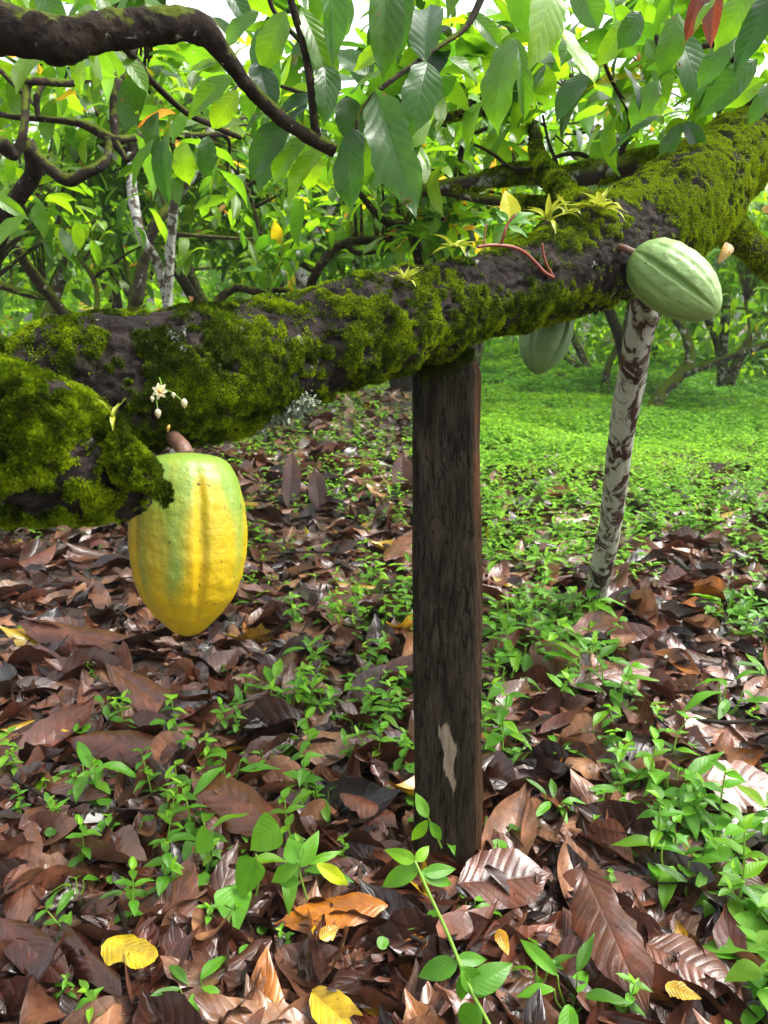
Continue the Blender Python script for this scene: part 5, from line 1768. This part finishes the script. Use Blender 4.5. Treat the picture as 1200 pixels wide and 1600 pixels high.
for (bx, by, tx, ty, wp, d, hue, face) in ((793, 345, 776, 326, 14, 1.29, .35, .3), (793, 350, 838, 322, 16, 1.29, .45, .6), (794, 355, 830, 365, 14, 1.28, .4, .8), (792, 352, 770, 360, 13, 1.29, .35, .7), (800, 345, 838, 345, 13, 1.31, .5, .6), (847, 380, 849, 356, 10, 1.36, .3, .2), (848, 382, 858, 376, 9, 1.36, .3, .4),
                                      (757, 372, 740, 352, 11, 1.3, .3, .3), (760, 352, 770, 338, 11, 1.3, .4, .3), (760, 355, 750, 340, 9, 1.3, .3, .3), (798, 348, 815, 330, 12, 1.3, .4, .3), (788, 345, 775, 340, 16, 1.29, .2, .1), (800, 312, 785, 303, 10, 1.33, .4, .3)):
    p0, p1 = P(bx, by, d), P(tx, ty, d)
    L = np.linalg.norm(p1 - p0)
    pr = HO[0]
    a.many(pr, frames((p1 - p0)[None], (-AX + np.array([0, 0, 1.]) * face)[None]), p0[None], np.array([[wp * d / F / 2 / pr[0][:, 0].max(), L, L]]), np.array([[hue, .6, .5]]))
a.build('foliage', M['herb'], root, origin=RO)
a = Acc()
pr = leaf('ovate', 24, 12, .3, .2, .02, .3, quilt=.012, N=7, seed=3)
p0, p1 = P(800, 347, 1.32), P(792, 294, 1.31)
L = np.linalg.norm(p1 - p0)
a.many(pr, frames((p1 - p0)[None], (-AX + np.array([.2, 0, .2]))[None]), p0[None], np.array([[36 * 1.32 / F / 2 / .3, L, L]]), np.array([[.97, .9, .5]]))
y_ = a.build('yellow_leaf', M['herb'], root, origin=RO)
y_['label'] = 'yellow leaf standing upright at the climber tip'

# withered orange leaf by the right limb
a = Acc()
pr = leaf('ovate', 24, 10, .6, .3, .03, .3, quilt=.01, N=6, seed=13)
p0, p1 = P(1120, 380, 1.62), P(1140, 400, 1.6)
p1 = P(1108, 408, 1.6)
L = np.linalg.norm(p1 - p0)
a.many(pr, frames((p0 - p1)[None] * -1, (-AX + np.array([.3, 0, .2]))[None]), P(1140, 380, 1.62)[None], np.array([[.045, .055, .055]]), np.array([[.975, .6, .5]]))
tag(a.build('withered_leaf', M['litter'], origin=p0), 'withered orange-yellow leaf caught behind the pale green pod', 'leaf')

# cacao flower with buds hanging by the yellow pod
fb = P(249, 610, .84)
root = empty('cacao_flower', fb, 0, 'tiny cream cacao flower with hanging buds on the mossy trunk above the yellow pod', 'flower')
a = Acc()
ptube(a, [(249, 590, .86, .9), (252, 600, .84, .9), (248, 611, .83, .9)], 12, 6, 0)
ptube(a, [(256, 608, .83, .8), (270, 614, .83, .8), (284, 626, .83, .8)], 12, 6, 0)
ptube(a, [(246, 612, .83, .8), (245, 628, .83, .8), (247, 642, .83, .8)], 12, 6, 0)
a.build('stalk', M['stem'], root, origin=fb)
a = Acc()
pet = leaf('ovate', 8, 4, .6, .4, .02, .28, seed=5)
for k in range(7):
    az = k * .9
    dr = RTV * math.cos(az) + UPV * math.sin(az) - AX * .25
    a.many(pet, frames(dr[None], -AX[None]), P(250, 611, .83)[None], np.array([.010]), np.array([[.5, .5, .5]]))
a.build('petals', M['petal'], root, origin=fb)
for (bx, by) in ((288, 631), (247, 647), (271, 618), (238, 624)):
    a = Acc()
    q = P(bx, by, .828)
    r_ = .0032 if bx not in (271, 238) else .002
    tube(a, [q + (0, 0, r_ * 1.8), q + (0, 0, r_), q - (0, 0, r_ * .2), q - (0, 0, r_ * 1.6)], [r_ * .3, r_, r_ * .95, r_ * .1], 12, 10, 0)
    a.build('bud', M['petal'], root, origin=fb)
a = Acc()
tube(a, [P(249, 609, .822), P(250, 612, .82), P(251, 614, .822)], [.002, .0028, .001], 8, 8, .2)
a.build('flower_heart', M['petal_core'], root, origin=fb)
a = Acc()
tube(a, [P(262, 675, .85), P(263, 668, .845), P(265, 664, .85)], [.0006, .0016, .0005], 10, 8, .5)
tag(a.build('withered_flower', M['petal_core'], origin=P(262, 675, .85)), 'withered orange cacao flower at the stalk of the yellow pod', 'flower')

me = bpy.data.meshes.new('haze')
hx, hy0, hy1, hz0, hz1 = 60., -25., 60., -2.5, 14.
hv = [(x, y, z) for x in (-hx, hx) for y in (hy0, hy1) for z in (hz0, hz1)]
me.from_pydata(hv, [], [(0, 1, 3, 2), (4, 6, 7, 5), (0, 4, 5, 1), (2, 3, 7, 6), (0, 2, 6, 4), (1, 5, 7, 3)])
hm, ht, ho = newmat('haze_air')
pv = nd(ht, 'ShaderNodeVolumePrincipled', Density=.0016)
pv.inputs['Color'].default_value = (.92, .96, .92, 1)
ln(ht, pv.outputs[0], ho.inputs['Volume'])
me.materials.append(hm)
hz = bpy.data.objects.new('haze', me)
COL.objects.link(hz)
hz['kind'] = 'stuff'
hz['label'] = 'faint damp haze between the background trees'

print('objects', len(bpy.data.objects))
